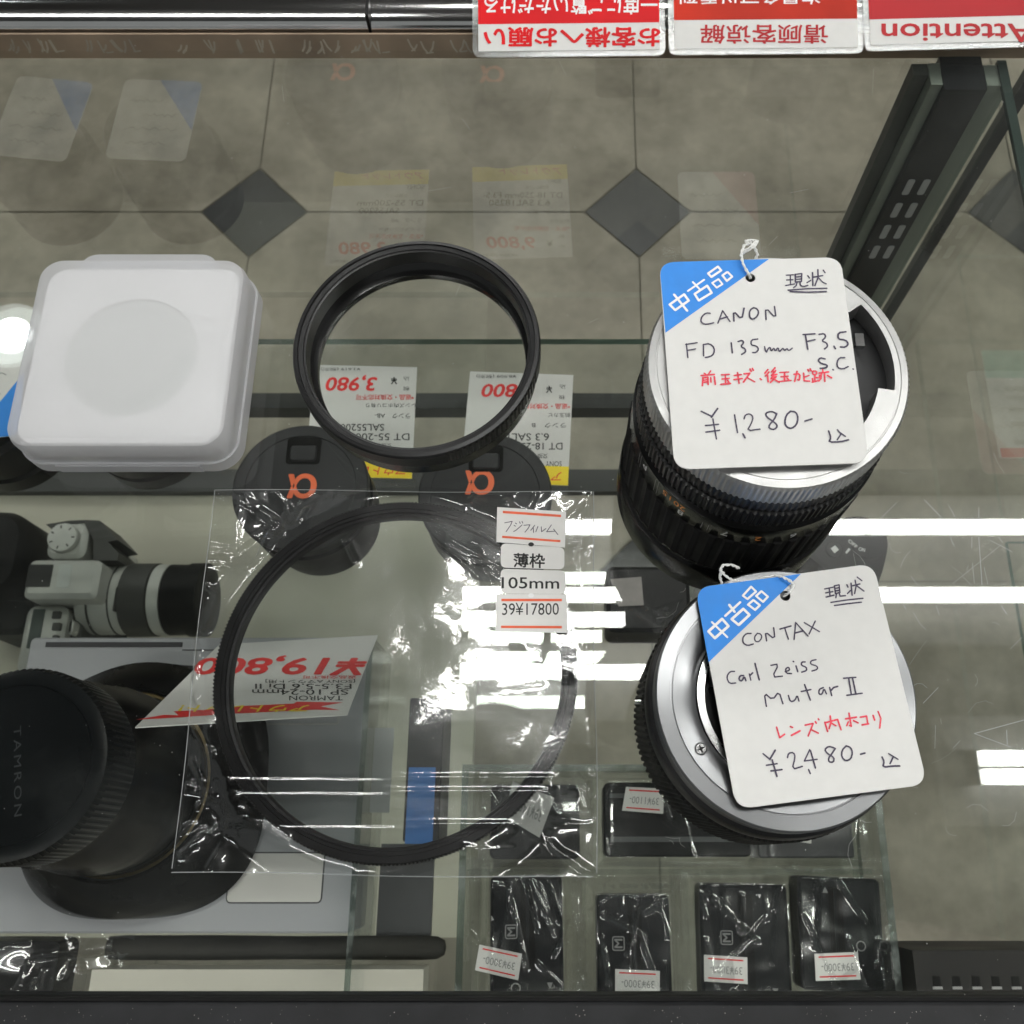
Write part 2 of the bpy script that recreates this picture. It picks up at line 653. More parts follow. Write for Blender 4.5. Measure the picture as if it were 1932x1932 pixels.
m.lathe([(0.001, 0.0), (0.045, 0.0), (0.052, 0.01), (0.052, 0.0), (0.06, 0.0), (0.06, 0.088)], (-1.273, 1.146, ZC), 32)
m.build('lamp_housing', TRAY, t)
m = MB()
m.lathe([(0.001, -0.003), (0.043, -0.003)], (-1.273, 1.146, ZC), 32)
m.build('lamp_disc', emit('spot_led', (0.95, 1, 1), 60), t)
m = MB()
m.lathe([(0.0435, -0.002), (0.055, -0.003), (0.078, -0.006), (0.080, 0.0)], (-1.273, 1.146, ZC), 40)
m.f = m.f[:-2]; m.m = m.m[:-2]
m.build('halo_ring', emit('spot_glow', (0.9, 1, 0.97), 5), t)  # dim emissive ring added to imitate the soft halo around the spotlight

# ------------------------------------------------------------------ glass showcase
YN, YF = -0.0358, 0.3065
XL, XR = -0.62, 0.85
XP = 0.1610          # joint post between the two bays
ZS = -0.200         # glass shelf top
case = thing('glass_showcase', (0, 0.13, FZ), 'glass topped display counter with black front edge and chrome rear rail', 'showcase')
mb = MB()
mb.box(XL, XR, YN, YF, -0.008, 0.0, 0, side=1)
del mb.f[4]
del mb.m[4]
mb.build('counter_top', [GLASSTOP, EDGE], case, 0)
# near frame in black aluminium
mb = MB()
prof = [(-0.075, -0.02), (-0.075, 0.0015), (-0.0745, 0.002), (-0.0372, 0.002), (-0.0362, 0.0012), (-0.0362, -0.02)]
mb.loops([[(x, y, z) for (y, z) in prof] for x in (XL, XR)])
fr = mb.build('front_frame', pbr('black_frame', (0.012, 0.0125, 0.014), 0.5, 0, 90, 0.35, 0.2, 700, spec=0.3), case, 20)
mb = MB()
mb.box(XL, XR, -0.0361, -0.0352, -0.004, 0.0018)
mb.build('seal_strip', DEEP, case, 0)
dust = MB()
for i in range(150):
    if i % 6 == 0:
        bx = random.uniform(-0.16, 0.13)
    x, y = bx + random.gauss(0, 0.004), -0.0372 - abs(random.gauss(0.003, 0.0022))
    r = random.choice((0.00005, 0.00007, 0.0001, 0.00016))
    dust.add([(x + r * math.cos(t) * random.uniform(.6, 1.5), y + r * math.sin(t), 0.00212) for t in (0, 1, 2.1, 3.1, 4.2, 5.2)], [tuple(range(6))])
tag(dust.build('dust_specks', pbr('pale_dust', (0.22, 0.21, 0.2), 0.9), case, 0), kind='stuff')
# rear chrome rail
mb = MB()
rail = []
for i in range(13):
    t = math.radians(200 - 220 * i / 12)
    rail.append((0.3185 + 0.0098 * math.cos(t), -0.0015 + 0.0085 * math.sin(t)))
rail += [(0.328, -0.013), (0.3095, -0.013)]
mb.loops([[(x, y, z) for (y, z) in rail] for x in (XL, -0.0755)])
mb.loops([[(x, y, z) for (y, z) in rail] for x in (-0.0745, XR)])
mb.build('rear_rail', CHROME, case, 40)
mb = MB()
mb.box(-0.0756, -0.0744, 0.3085, 0.328, -0.0128, 0.0078)
mb.box(XL, XR, 0.3285, 0.334, -0.03, 0.003)
mb.build('rail_gasket', BLACKP, case, 0)
mb = MB()
mb.box(XL, XR, 0.3068, 0.3076, -0.0122, -0.0002)
strip = mb.build('label_strip', pbr('brown_label_strip', (0.34, 0.25, 0.18), 0.6, 0, 35, 0.25), case, 0)
mb = MB()
for i in range(34):
    x = -0.222 + 0.0062 * i + random.uniform(-0.0008, 0.0008)
    if x > -0.03 or random.random() < 0.15:
        continue
    for k in range(random.choice((2, 3, 3))):
        x0, z0 = x + random.uniform(0, 0.0028), random.uniform(-0.0095, -0.008)
        dx, dz = random.choice(((0, 0.0058), (0.0022, 0.0055), (-0.002, 0.0055), (0.0026, 0.0004), (0.0024, 0.003)))
        mb.stroke([(x0, 0.30672, z0), (x0 + dx * .6, 0.30672, z0 + dz * .4), (x0 + dx, 0.30672, z0 + dz)], (0, -1, 0), 0.0008)
tag(mb.build('faded_print', pbr('faded_print_tan', (0.46, 0.40, 0.32), 0.7, 0, 60, 0.3), strip, 0), kind='stuff')
# far glass wall, one pane for each bay
mb = MB()
mb.add([(XL, 0.302, -0.31), (XP - 0.012, 0.302, -0.31), (XP - 0.012, 0.302, -0.008), (XL, 0.302, -0.008)], [(0, 1, 2, 3)])
mb.build('rear_pane', PANE, case, 0)
mb = MB()
mb.add([(XP + 0.012, 0.302, -0.90), (XR, 0.302, -0.90), (XR, 0.302, -0.008), (XP + 0.012, 0.302, -0.008)], [(0, 1, 2, 3)])
mb.build('rear_pane', PANE, case, 0)
mb = MB()
mb.box(XL, XP - 0.012, 0.296, 0.3075, -0.3265, -0.311)
mb.build('pane_rail', pbr('dark_rail', (0.03, 0.031, 0.03), 0.5, 0, 20, 0.2), case, 0)
# end pane of the right bay, seen edge on
mb = MB()
mb.add([(0.178, -0.03, -0.45), (0.178, 0.302, -0.45), (0.178, 0.302, -0.009), (0.178, -0.03, -0.009)], [(0, 1, 2, 3)])
mb.build('side_pane', clear('side_pane_glass', (0.93, 0.96, 0.945), 0.03, 0, 0.02, 9), case, 0)
mb = MB()
mb.box(0.1762, 0.1798, -0.03, 0.302, -0.0105, -0.0085)
mb.build('pane_edge', pbr('dark_glass_edge', (0.03, 0.045, 0.04), 0.2), case, 0)
# slotted joint post
mb = MB()
ALU = pbr('black_post', (0.014, 0.015, 0.018), 0.3, 0.2, 25, 0.2)
mb.box(XP - 0.0075, XP + 0.0095, 0.288, 0.305, -0.9, -0.0095)
post = mb.build('joint_post', ALU, case, 0)
mb = MB()
mb.box(XP + 0.0098, XP + 0.019, 0.290, 0.3005, -0.9, -0.0095)
mb.build('post_cover', pbr('grey_green_strip', (0.2, 0.23, 0.2), 0.35, 0.3, 30, 0.1), case, 0)
mb = MB()
mb.box(XP - 0.0125, XP - 0.0078, 0.2905, 0.3015, -0.9, -0.0095)
mb.build('post_cover', pbr('grey_green_strip', (0.2, 0.23, 0.2), 0.35, 0.3, 30, 0.1), case, 0)
mb = MB()
mb.box(XP - 0.019, XP - 0.0128, 0.2955, 0.3012, -0.9, -0.0095)
mb.build('post_gasket', pbr('grey_gasket', (0.06, 0.065, 0.06), 0.5), case, 0)
for k in range(4):
    z = -0.068 - 0.0165 * k
    for dx in (-0.0028, 0.0042):
        mb = MB()
        mb.rprism(lambda g, z=z, dx=dx: [(XP + 0.001 + dx + a, z + b) for (a, b) in arc_rect(-0.0016, 0.0016, -0.0052, 0.0052, 0.0010, 3)(g)], [(0, 0), (0, 1)])
        mb.v = [(x, 0.2877 + 0.0004 * w, z2) for (x, z2, w) in mb.v]
        mb.build('post_slot', pbr('slot_light', (0.45, 0.47, 0.5), 0.3, 0.6), post, 0)  # pale colour stands in for light coming through the slots
mb = MB()
mb.box(0.1905, 0.1965, 0.300, 0.3045, -0.9, -0.0095)
mb.build('joint_post', ALU, case, 0)
# glass shelf
mb = MB()
mb.box(XL, 0.146, -0.07, 0.286, ZS - 0.006, ZS, 0, side=1)
mb.build('glass_shelf', [GLASS, EDGE], case, 0)
# slotted support rail under the near edge, right bay
mb = MB()
mb.box(0.1485, 0.40, -0.075, -0.036, -0.20, -0.15)
srail = mb.build('support_rail', pbr('support_rail_black', (0.014, 0.013, 0.012), 0.5, 0, 20, 0.3, spec=0.25), case, 0)
for k in range(12):
    mb = MB()
    x = 0.1555 + 0.0082 * k
    mb.box(x, x + 0.0032, -0.0495, -0.0458, -0.1506, -0.1498)
    mb.build('rail_slot', DEEP, srail, 0)
    mb = MB()
    mb.box(x - 0.0004, x + 0.0036, -0.0507, -0.0497, -0.1503, -0.1494)
    mb.build('slot_lip', pbr('slot_lip_metal', (0.30, 0.30, 0.30), 0.4), srail, 0)
# lower deck on the left and its dark far rail
mb = MB()
mb.box(XL, -0.075, -0.06, 0.349, -0.575, -0.56)
mb.build('lower_deck', pbr('beige_deck', (0.52, 0.495, 0.41), 0.7, 0, 6, 0.10), case, 0)
mb = MB()
mb.box(XL, 0.14, 0.326, 0.3485, -0.5595, -0.549)
mb.build('deck_rail', pbr('dark_rail', (0.03, 0.031, 0.03), 0.5, 0, 20, 0.2), case, 0)
# scratches worn into the counter glass
mb = MB()
SCR = crop(1550, 1000, 3.864)
LN = [((1155, 0), (1300, 150)), ((1345, 270), (1385, 355)), ((1575, 60), (1572, 250), (1600, 665)), ((1525, 130), (1520, 370)), ((1525, 490), (1540, 640)),
      ((1375, 645), (1755, 340)), ((1660, 310), (1830, 400)), ((1450, 595), (1520, 660)), ((1050, 590), (1110, 670)), ((1340, 40), (1390, 130)),
      ((1070, 870), (1120, 960), (1165, 1000)), ((1245, 820), (1270, 890)), ((1540, 1805), (1924, 1700)), ((1540, 1805), (1820, 1910)), ((1145, 1570), (1260, 1450)),
      ((1375, 1920), (1430, 1860)), ((1790, 1780), (1795, 1890)), ((1820, 1150), (1910, 1060)), ((1615, 520), (1645, 650)), ((820, 140), (940, 20)), ((1700, 250), (1760, 330)),
      ((680, 280), (740, 265)), ((1280, 1690), (1285, 1730)), ((1750, 820), (1790, 880)), ((1240, 1740), (1235, 1920)), ((960, 760), (1010, 840))]
for ln in LN:
    mb.stroke([P(*SCR(*p), 0.00006) for p in ln], (0, 0, 1), random.uniform(0.00009, 0.00022))
for i in range(60):
    u, v = random.uniform(1230, 1932), random.uniform(880, 1600)
    a, l = random.uniform(0, 6.28), random.uniform(8, 60)
    c = random.uniform(-0.4, 0.4)
    pts = [P(u + l * k / 3 * math.cos(a + c * k), v + l * k / 3 * math.sin(a + c * k), 0.00006) for k in range(4)]
    mb.stroke(pts, (0, 0, 1), random.uniform(0.00004, 0.0001))
for i in range(14):
    u, v = random.uniform(520, 1700), random.uniform(110, 880)
    a, l = random.uniform(0, 6.28), random.uniform(15, 50)
    mb.stroke([P(u + l * k * math.cos(a), v + l * k * math.sin(a), 0.00006) for k in (0, 1)], (0, 0, 1), 0.00007)
tag(mb.build('scratch_marks', frosted('scratch_white', (0.8, 0.82, 0.8), 0.5, 0.5), case, 0), kind='stuff')
mb = MB()
for i in range(260):
    u, v = random.uniform(0, 1932), random.uniform(70, 1880)
    p = P(u, v, 0.00008)
    r = random.choice((0.00008, 0.0001, 0.00013, 0.0002))
    mb.add([p + np.array((r * math.cos(k), r * math.sin(k), 0)) for k in (0, 1.2, 2.5, 3.8, 5)], [tuple(range(5))])
tag(mb.build('dust_specks', frosted('dust_white', (0.85, 0.85, 0.83), 0.5, 0.8), case, 0), kind='stuff')

# ------------------------------------------------------------------ hand-lettered tags
CA, CB = crop(1300, 500, 4.2), crop(1300, 700, 4.2)
CC, CD = crop(1380, 1120, 4.83), crop(1420, 1300, 4.39)


def closed(pts):
    return list(pts) + [pts[0]]


KANJI_A = [closed([(165, 458), (287, 372), (325, 425), (212, 505)]), [(203, 375), (312, 510)],
           [(318, 345), (455, 250)], [(360, 270), (425, 338)], closed([(375, 370), (480, 300), (518, 360), (410, 425)]),
           closed([(488, 198), (570, 140), (598, 172), (515, 228)]), closed([(522, 278), (575, 246), (608, 288), (560, 318)]), closed([(608, 215), (650, 185), (690, 225), (645, 262)])]
KANJI_C = [closed([(178, 690), (310, 568), (372, 638), (240, 755)]), [(212, 600), (360, 745)],
           [(340, 540), (485, 408)], [(380, 435), (430, 500)], closed([(402, 572), (515, 472), (575, 530), (470, 628)]),
           closed([(510, 345), (590, 258), (638, 305), (555, 378)]), closed([(638, 348), (690, 302), (752, 355), (705, 405)]), closed([(560, 432), (612, 388), (675, 438), (628, 482)])]
HAND_A = [[(1145, 212), (1205, 208)], [(1148, 252), (1200, 250)], [(1140, 298), (1215, 285)], [(1178, 210), (1180, 290)],
          [(1220, 205), (1222, 272)], [(1220, 205), (1275, 198), (1272, 265)], [(1222, 228), (1270, 224)], [(1222, 248), (1270, 244)], [(1222, 270), (1270, 266)],
          [(1235, 270), (1228, 300), (1205, 318)], [(1260, 268), (1262, 300), (1290, 308), (1325, 298)],
          [(1325, 215), (1340, 235)], [(1365, 190), (1368, 300)], [(1318, 275), (1350, 255)], [(1375, 228), (1450, 215)], [(1410, 165), (1412, 230), (1385, 300)],
          [(1412, 230), (1450, 270), (1480, 285)], [(1455, 170), (1470, 192)], [(1160, 338), (1330, 325), (1485, 322)], [(1178, 350), (1330, 355), (1480, 350)],
          [(505, 532), (470, 530), (440, 555), (428, 580), (428, 605), (455, 625), (500, 622), (535, 612)], [(570, 615), (610, 510), (672, 602)], [(590, 580), (650, 562)],
          [(705, 598), (700, 510), (770, 588), (790, 490)], [(868, 488), (845, 500), (833, 530), (838, 570), (865, 585), (900, 560), (914, 520), (895, 490), (868, 485)], [(975, 585), (970, 480), (1060, 580), (1045, 475)],
          [(305, 790), (318, 905)], [(300, 795), (395, 780)], [(312, 845), (382, 832)], [(448, 795), (450, 890)], [(448, 795), (500, 785), (540, 820), (538, 870), (510, 895), (465, 903)],
          [(682, 780), (692, 865)], [(740, 770), (775, 758), (788, 780), (760, 812), (800, 830), (803, 858), (770, 878)], [(905, 748), (850, 755), (848, 800), (895, 805), (914, 835), (890, 862), (862, 862)],
          [(962, 812), (975, 868), (990, 830), (1010, 815), (1018, 855), (1040, 820), (1052, 855), (1075, 815), (1085, 860), (1105, 835), (1120, 825), (1130, 850), (1150, 825), (1165, 848), (1195, 825)],
          [(1305, 715), (1325, 835)], [(1285, 712), (1385, 705)], [(1315, 770), (1385, 755)], [(1420, 710), (1465, 700), (1478, 732), (1440, 765), (1485, 780), (1492, 812), (1465, 832)],
          [(1545, 808), (1558, 830)], [(1645, 688), (1580, 695), (1578, 750), (1640, 755), (1668, 788), (1642, 818), (1600, 815)]]
HAND_B = [[(1470, 75), (1430, 65), (1410, 90), (1440, 115), (1488, 125), (1485, 150), (1430, 155)], [(1535, 165), (1540, 168)], [(1635, 65), (1590, 65), (1568, 105), (1575, 150), (1620, 162), (1665, 140)], [(1705, 158), (1708, 162)],
          [(430, 515), (515, 555)], [(568, 492), (515, 565)], [(528, 580), (558, 748)], [(465, 635), (575, 625)], [(470, 690), (585, 675)],
          [(710, 545), (735, 695)], [(780, 705), (798, 738)], [(790, 580), (800, 545), (840, 535), (868, 565), (850, 620), (815, 680), (925, 665)],
          [(1065, 535), (1020, 515), (970, 530), (980, 565), (1050, 610), (1072, 640), (1045, 670), (1000, 660), (1000, 630), (1040, 590), (1065, 535)],
          [(1180, 515), (1145, 545), (1130, 610), (1150, 650), (1190, 660), (1230, 630), (1245, 570), (1225, 520), (1180, 515)], [(1300, 598), (1360, 580)],
          [(1500, 680), (1520, 740), (1500, 775), (1600, 772), (1668, 755)], [(1575, 670), (1590, 690), (1640, 725)], [(1605, 705), (1572, 755)]]
RED_B = [[(455, 195), (475, 210)], [(510, 175), (490, 205)], [(430, 215), (540, 205)], [(445, 230), (440, 300)], [(445, 235), (485, 228), (488, 290)], [(450, 255), (480, 250)], [(450, 272), (480, 268)], [(510, 232), (512, 270)], [(540, 225), (548, 290)],
         [(600, 210), (665, 205)], [(605, 245), (665, 238)], [(595, 290), (675, 282)], [(632, 208), (634, 288)], [(650, 255), (662, 272)],
         [(710, 215), (765, 208)], [(705, 250), (775, 240)], [(735, 190), (748, 280)], [(790, 200), (838, 196), (785, 270)], [(820, 235), (880, 268)], [(840, 160), (850, 180)], [(860, 155), (868, 172)],
         [(925, 240), (935, 250)], [(990, 165), (965, 195)], [(1000, 185), (970, 220)], [(988, 215), (992, 268)], [(1050, 150), (1020, 185), (1050, 180)], [(1055, 175), (1020, 215), (1065, 205)], [(1035, 215), (1015, 245)],
         [(1030, 228), (1060, 225), (1010, 275)], [(1030, 240), (1085, 272)], [(1090, 190), (1165, 185)], [(1100, 225), (1160, 220)], [(1085, 265), (1185, 255)], [(1130, 188), (1130, 258)], [(1150, 235), (1165, 250)],
         [(1210, 205), (1260, 198), (1255, 255), (1240, 250)], [(1235, 180), (1215, 265)], [(1290, 195), (1295, 260), (1340, 262)], [(1295, 230), (1335, 215)], [(1325, 165), (1332, 180)], [(1345, 160), (1352, 175)],
         [(1365, 180), (1400, 178), (1400, 205), (1368, 208), (1365, 180)], [(1385, 208), (1385, 265)], [(1385, 235), (1405, 232)], [(1365, 240), (1368, 268)], [(1362, 272), (1412, 258)], [(1450, 165), (1452, 185)], [(1420, 195), (1500, 185)],
         [(1440, 195), (1435, 240), (1418, 262)], [(1465, 190), (1468, 265)], [(1490, 215), (1525, 235)], [(1425, 215), (1420, 235)]]
HAND_C = [[(1300, 280), (1385, 262)], [(1310, 318), (1380, 305)], [(1315, 358), (1390, 340)], [(1345, 275), (1352, 345)], [(1395, 250), (1405, 325)], [(1395, 250), (1440, 240), (1448, 312)], [(1400, 275), (1440, 268)], [(1402, 300), (1445, 292)], [(1405, 325), (1448, 314)],
          [(1415, 325), (1408, 365)], [(1440, 318), (1450, 350), (1500, 345)], [(1515, 240), (1525, 262)], [(1555, 225), (1565, 340)], [(1520, 325), (1550, 295)], [(1570, 250), (1640, 232)], [(1595, 195), (1605, 250), (1590, 325)], [(1605, 245), (1680, 300)], [(1615, 165), (1660, 200)],
          [(1360, 410), (1500, 388), (1670, 370)], [(1395, 440), (1520, 422), (1655, 408)],
          [(590, 710), (545, 710), (515, 740), (508, 770), (515, 805), (555, 828), (610, 812)], [(650, 710), (622, 742), (628, 785), (665, 792), (695, 750), (685, 715), (650, 708)], [(740, 782), (725, 690), (820, 770), (808, 655)],
          [(868, 668), (975, 638)], [(915, 660), (950, 765)], [(1005, 768), (1020, 605), (1140, 735)], [(1015, 705), (1095, 685)], [(1105, 605), (1250, 692)], [(1210, 590), (1150, 715)]]
HAND_D = [[(215, 188), (180, 188), (155, 215), (148, 250), (170, 295), (225, 290)], [(295, 225), (262, 225), (252, 262), (280, 275), (300, 230), (315, 270)], [(345, 210), (358, 265)], [(350, 225), (375, 200)], [(395, 118), (432, 262)],
          [(535, 135), (605, 122), (545, 240), (635, 230)], [(660, 190), (700, 178), (690, 150), (662, 165), (668, 205), (715, 208)], [(755, 140), (770, 190)], [(730, 100), (735, 103)], [(835, 105), (805, 105), (800, 135), (845, 150), (850, 180), (805, 195)], [(930, 85), (885, 95), (880, 125), (940, 140), (945, 170), (895, 185)],
          [(495, 495), (475, 375), (550, 440), (605, 362), (640, 472)], [(688, 400), (705, 455), (745, 445), (765, 395), (780, 448)], [(830, 305), (880, 440)], [(800, 365), (885, 348)], [(995, 330), (958, 345), (955, 388), (985, 390), (1000, 335), (1022, 385)], [(1050, 330), (1068, 400)], [(1058, 360), (1085, 330), (1120, 320)],
          [(1172, 248), (1280, 240)], [(1200, 398), (1335, 380)], [(1218, 250), (1240, 390)], [(1250, 245), (1280, 385)],
          [(465, 910), (520, 955)], [(572, 880), (525, 960)], [(545, 965), (588, 1110)], [(495, 1012), (590, 998)], [(535, 1062), (632, 1050)], [(680, 945), (690, 905), (735, 900), (748, 940), (720, 1050), (810, 1022)],
          [(875, 875), (828, 975), (940, 960)], [(882, 885), (925, 1035)], [(865, 1050), (880, 1085)], [(1090, 860), (1040, 845), (1005, 875), (1030, 910), (1090, 945), (1085, 985), (1045, 985), (1040, 950), (1070, 910), (1100, 865)],
          [(1195, 842), (1158, 880), (1155, 940), (1190, 975), (1235, 960), (1252, 900), (1235, 855), (1195, 842)], [(1322, 915), (1360, 905)], [(1510, 940), (1530, 980), (1515, 1030), (1610, 1018), (1665, 1018)], [(1568, 910), (1650, 960)], [(1605, 945), (1580, 998)]]
RED_D = [[(585, 678), (612, 770), (655, 740)], [(705, 672), (725, 680)], [(715, 750), (790, 710)], [(835, 660), (905, 645), (862, 755)], [(890, 700), (950, 730)], [(925, 630), (932, 642)], [(950, 605), (955, 612)],
         [(1008, 635), (1032, 715)], [(1010, 640), (1120, 610), (1150, 700)], [(1055, 580), (1060, 640), (1045, 690)], [(1060, 640), (1105, 665)], [(1190, 605), (1285, 590)], [(1220, 555), (1240, 670), (1225, 662)], [(1215, 630), (1200, 665)], [(1260, 620), (1300, 640)],
         [(1320, 590), (1375, 580), (1385, 650)], [(1335, 658), (1392, 648)], [(1432, 575), (1445, 615)], [(1475, 540), (1500, 600), (1490, 685)]]


def smooth_line(ln):
    """Pen strokes: round the corners of long polylines a little (Chaikin)."""
    if len(ln) < 4:
        return ln
    out = [ln[0]]
    for a, b in zip(ln[:-1], ln[1:]):
        out += [(a[0] * .75 + b[0] * .25, a[1] * .75 + b[1] * .25), (a[0] * .25 + b[0] * .75, a[1] * .25 + b[1] * .75)]
    return out + [ln[-1]]


def used_tag(label, pl, outline, hole_uv, hole_r, blue, marks, hand, red, strings):
    outer = round_poly([pl.hit(*p) for p in outline], 0.0036)
    c = pl.hit(*hole_uv)
    hole = [c + np.array((hole_r * math.cos(t), hole_r * math.sin(t), 0)) for t in [2 * math.pi * i / 20 for i in range(20)]]
    hole = [h - pl.n * np.dot(h - pl.p, pl.n) for h in hole]
    cen = sum(outer) / len(outer)
    t = thing('price_tag', cen, label, 'price tag', 'handwritten used goods tags')
    sheet(outer, pl.n, 0.00035, hole).build('card', PAPER, t, 0)
    m = MB()
    m.poly(round_poly([pl.hit(*p, 0.00005) for p in blue], [0.0036, 0, 0]))
    m.build('blue_corner', BLUE, t, 0)
    m = MB()
    for cr, lines, w in marks:
        strokes_on(m, pl, cr, lines, w, 0.0001)
    m.build('printed_lettering', WHITEPRINT, t, 0)
    m = MB()
    for cr, lines in hand:
        strokes_on(m, pl, cr, [smooth_line(l) for l in lines], 0.00040, 0.0001)
    m.build('handwriting', INK, t, 0)
    m = MB()
    for cr, lines in red:
        strokes_on(m, pl, cr, [smooth_line(l) for l in lines], 0.00043, 0.0001)
    m.build('red_handwriting', REDINK, t, 0)
    m = MB()
    for pts in strings:
        # two-ply cotton thread
        fine = []
        pts = [np.array(p) for p in pts]
        for a, b in zip(pts[:-1], pts[1:]):
            fine += [a + (b - a) * k / 6 for k in range(6)]
        fine.append(pts[-1])
        for ph in (0, math.pi):
            m.tube([f + np.array((0.0002 * math.cos(i * 0.9 + ph), 0.0002 * math.sin(i * 0.9 + ph), 0.0002 * math.sin(i * 1.3 + ph))) for i, f in enumerate(fine)], 0.00024, 6)
    m.build('string', STRING, t, 60)
    return t


# ------------------------------------------------------------------ long lens standing mount up
def knurl(n, depth, z0, z1, seg, duty=0.5):
    def fn(r, z, t, i):
        if z0 - 1e-6 <= z <= z1 + 1e-6:
            return r - (depth if (i * n / seg) % 1 > duty else 0)
        return r
    return fn


LC = (0.0535, 0.113, 0.0)
lens = thing('camera_lens', LC, 'tall black telephoto lens with silver mount ring standing under its used tag', 'camera lens')
m = MB()
m.lathe([(0.030, 0.0003), (0.0342, 0.0003), (0.0348, 0.001), (0.0348, 0.0175), (0.0343, 0.0185), (0.0338, 0.019), (0.0338, 0.0215)], LC, 144)
m.build('lens_hood', pbr('gloss_black_barrel', (0.004, 0.004, 0.004), 0.2, 0, 50, 0.2, spec=0.4), lens, 30)
m = MB()
zs = [0.0216 + 0.0255 * k / 34 for k in range(35)]
SEGG = 288


def diamond(r, z, t, i):
    row = int(round((z - 0.0216) / (0.0255 / 34)))
    rib = (i % 6) < 3
    cut = row % 2 == 1
    return r - (0 if rib else 0.0006) - (0.00035 if (cut and rib) else 0)


m.lathe([(0.0330, 0.0216)] + [(0.0342, z) for z in zs] + [(0.0330, 0.0472)], LC, SEGG, mod=lambda r, z, t, i: diamond(r, z, t, i) if r > 0.0335 else r)
m.build('focus_ring', RUBBER, lens, 25)
m = MB()
m.lathe([(0.0335, 0.0473), (0.0337, 0.0477), (0.0337, 0.0575), (0.0330, 0.058), (0.0324, 0.0585), (0.0324, 0.0592)], LC, 144)
scale_ring = m.build('scale_ring', pbr('gloss_black_barrel', (0.004, 0.004, 0.004), 0.2, 0, 50, 0.2, spec=0.4), lens, 30)
m = MB()
m.lathe([(0.0322, 0.0593), (0.0330, 0.0597), (0.0330, 0.0672), (0.0322, 0.0676)], LC, 480, mod=lambda r, z, t, i: r - (0.0005 if (i % 4) >= 2 and r > 0.0325 else 0))
m.build('aperture_ring', BLACKM, lens, 25)
m = MB()
m.lathe([(0.0316, 0.0676), (0.0322, 0.068), (0.0322, 0.0712), (0.0312, 0.0735)], LC, 480, mod=lambda r, z, t, i: r - (0.0004 if (i % 4) >= 2 and r > 0.032 else 0))
m.build('rear_barrel', BLACKM, lens, 25)
# silver breech ring with fine milled edge and an eccentric opening


def breech_in(t):
    d = math.degrees(t) % 360
    if d > 347 or d < 39:
        return 0.0284
    if 75 < d < 118:
        return 0.0264
    return 0.0228 if 120 < d < 290 else 0.0245


m = MB()
prof = [(0.0314, 0.0735), (0.0323, 0.0739), (0.0323, 0.0818), (0.0316, 0.0828), (0.0300, 0.083), (0.0299, 0.08275), (0.0296, 0.08275), (0.0295, 0.083), (0.001, 0.083), (0.001, 0.0768)]


def bmod(r, z, t, i):
    if r < 0.002:
        return breech_in(t)
    if 0.0736 < z < 0.0822 and r > 0.032:
        return r - (0.00032 if i % 4 >= 2 else 0)
    return r


m.lathe(prof, LC, 560, mod=bmod)
m.f = [f for f in m.f if len(f) == 4]
m.m = m.m[:len(m.f)]
m.build('breech_ring', SATIN, lens, 25)
m = MB()
m.lathe([(0.0290, 0.0766), (0.0222, 0.0768), (0.0218, 0.0790), (0.0120, 0.0790), (0.0112, 0.0795), (0.0100, 0.0795), (0.0092, 0.0775)], LC, 96)
m.f = m.f[:-2]; m.m = m.m[:-2]
m.build('mount_plate', pbr('grey_black_metal', (0.018, 0.0185, 0.0195), 0.45, 0, 60, 0.2, spec=0.3), lens, 30)
m = MB()
m.lathe([(0.0002, 0.0785), (0.004, 0.0783), (0.0075, 0.0778), (0.0093, 0.0770)], LC, 48)
m.build('rear_element', pbr('coated_glass', (0.01, 0.008, 0.012), 0.03, 0, spec=1.0, coat=1.0), lens, 60)
pz = P(1622, 641, 0.0805)
m = MB()
m.box(pz[0] - 0.0011, pz[0] + 0.0011, pz[1] - 0.0018, pz[1] + 0.0018, 0.0788, 0.0806)
m.box(pz[0] - 0.006, pz[0] - 0.0011, pz[1] - 0.0012, pz[1] + 0.0012, 0.0786, 0.0798, 1)
m.build('aperture_lever', [STEEL, BLACKM], lens, 0)


def ring_text(m, s, ang, zc, h, r, mi, flip=True, bold=0.02):
    uv, fs, asp = text_mesh(s)
    w = h * asp
    vs = []
    for (a, b) in uv:
        x, y = (a - 0.5) * w, (b - 0.5) * h
        if flip:
            x, y = -x, -y
        t = ang + x / r
        vs.append((LC[0] + r * math.cos(t), LC[1] + r * math.sin(t), zc + y))
    m.add(vs, fs, mi)


m = MB()
RT = 0.03378
for s, d, zc, mi in (('P', 205, .0545, 0), ('15', 222, .0548, 1), ('20', 229.5, .0546, 1), ('8', 231, .0512, 0), ('7', 253, .0515, 0), ('2', 268, .0515, 1), ('6', 284, .0515, 0), ('5', 318, .0515, 0), ('1.5', 335, .0545, 1)):
    ring_text(m, s, math.radians(d), zc, 0.0028, RT, mi)
for d, z0, z1 in ((199, .049, .0565), (201, .049, .0565), (214, .049, .057), (216, .049, .057), (242, .0495, .0535), (245, .0495, .0535), (300, .05, .055)):
    t = math.radians(d)
    w = 0.0035
    m.add([(LC[0] + RT * math.cos(t + a * w), LC[1] + RT * math.sin(t + a * w), z) for (a, z) in ((0, z0), (1, z0), (1, z1), (0, z1))], [(0, 1, 2, 3)], 2)
m.build('scale_numbers', [WHITEPRINT, pbr('orange_paint', (0.8, 0.28, 0.05), 0.5), GREYINK], scale_ring, 0)

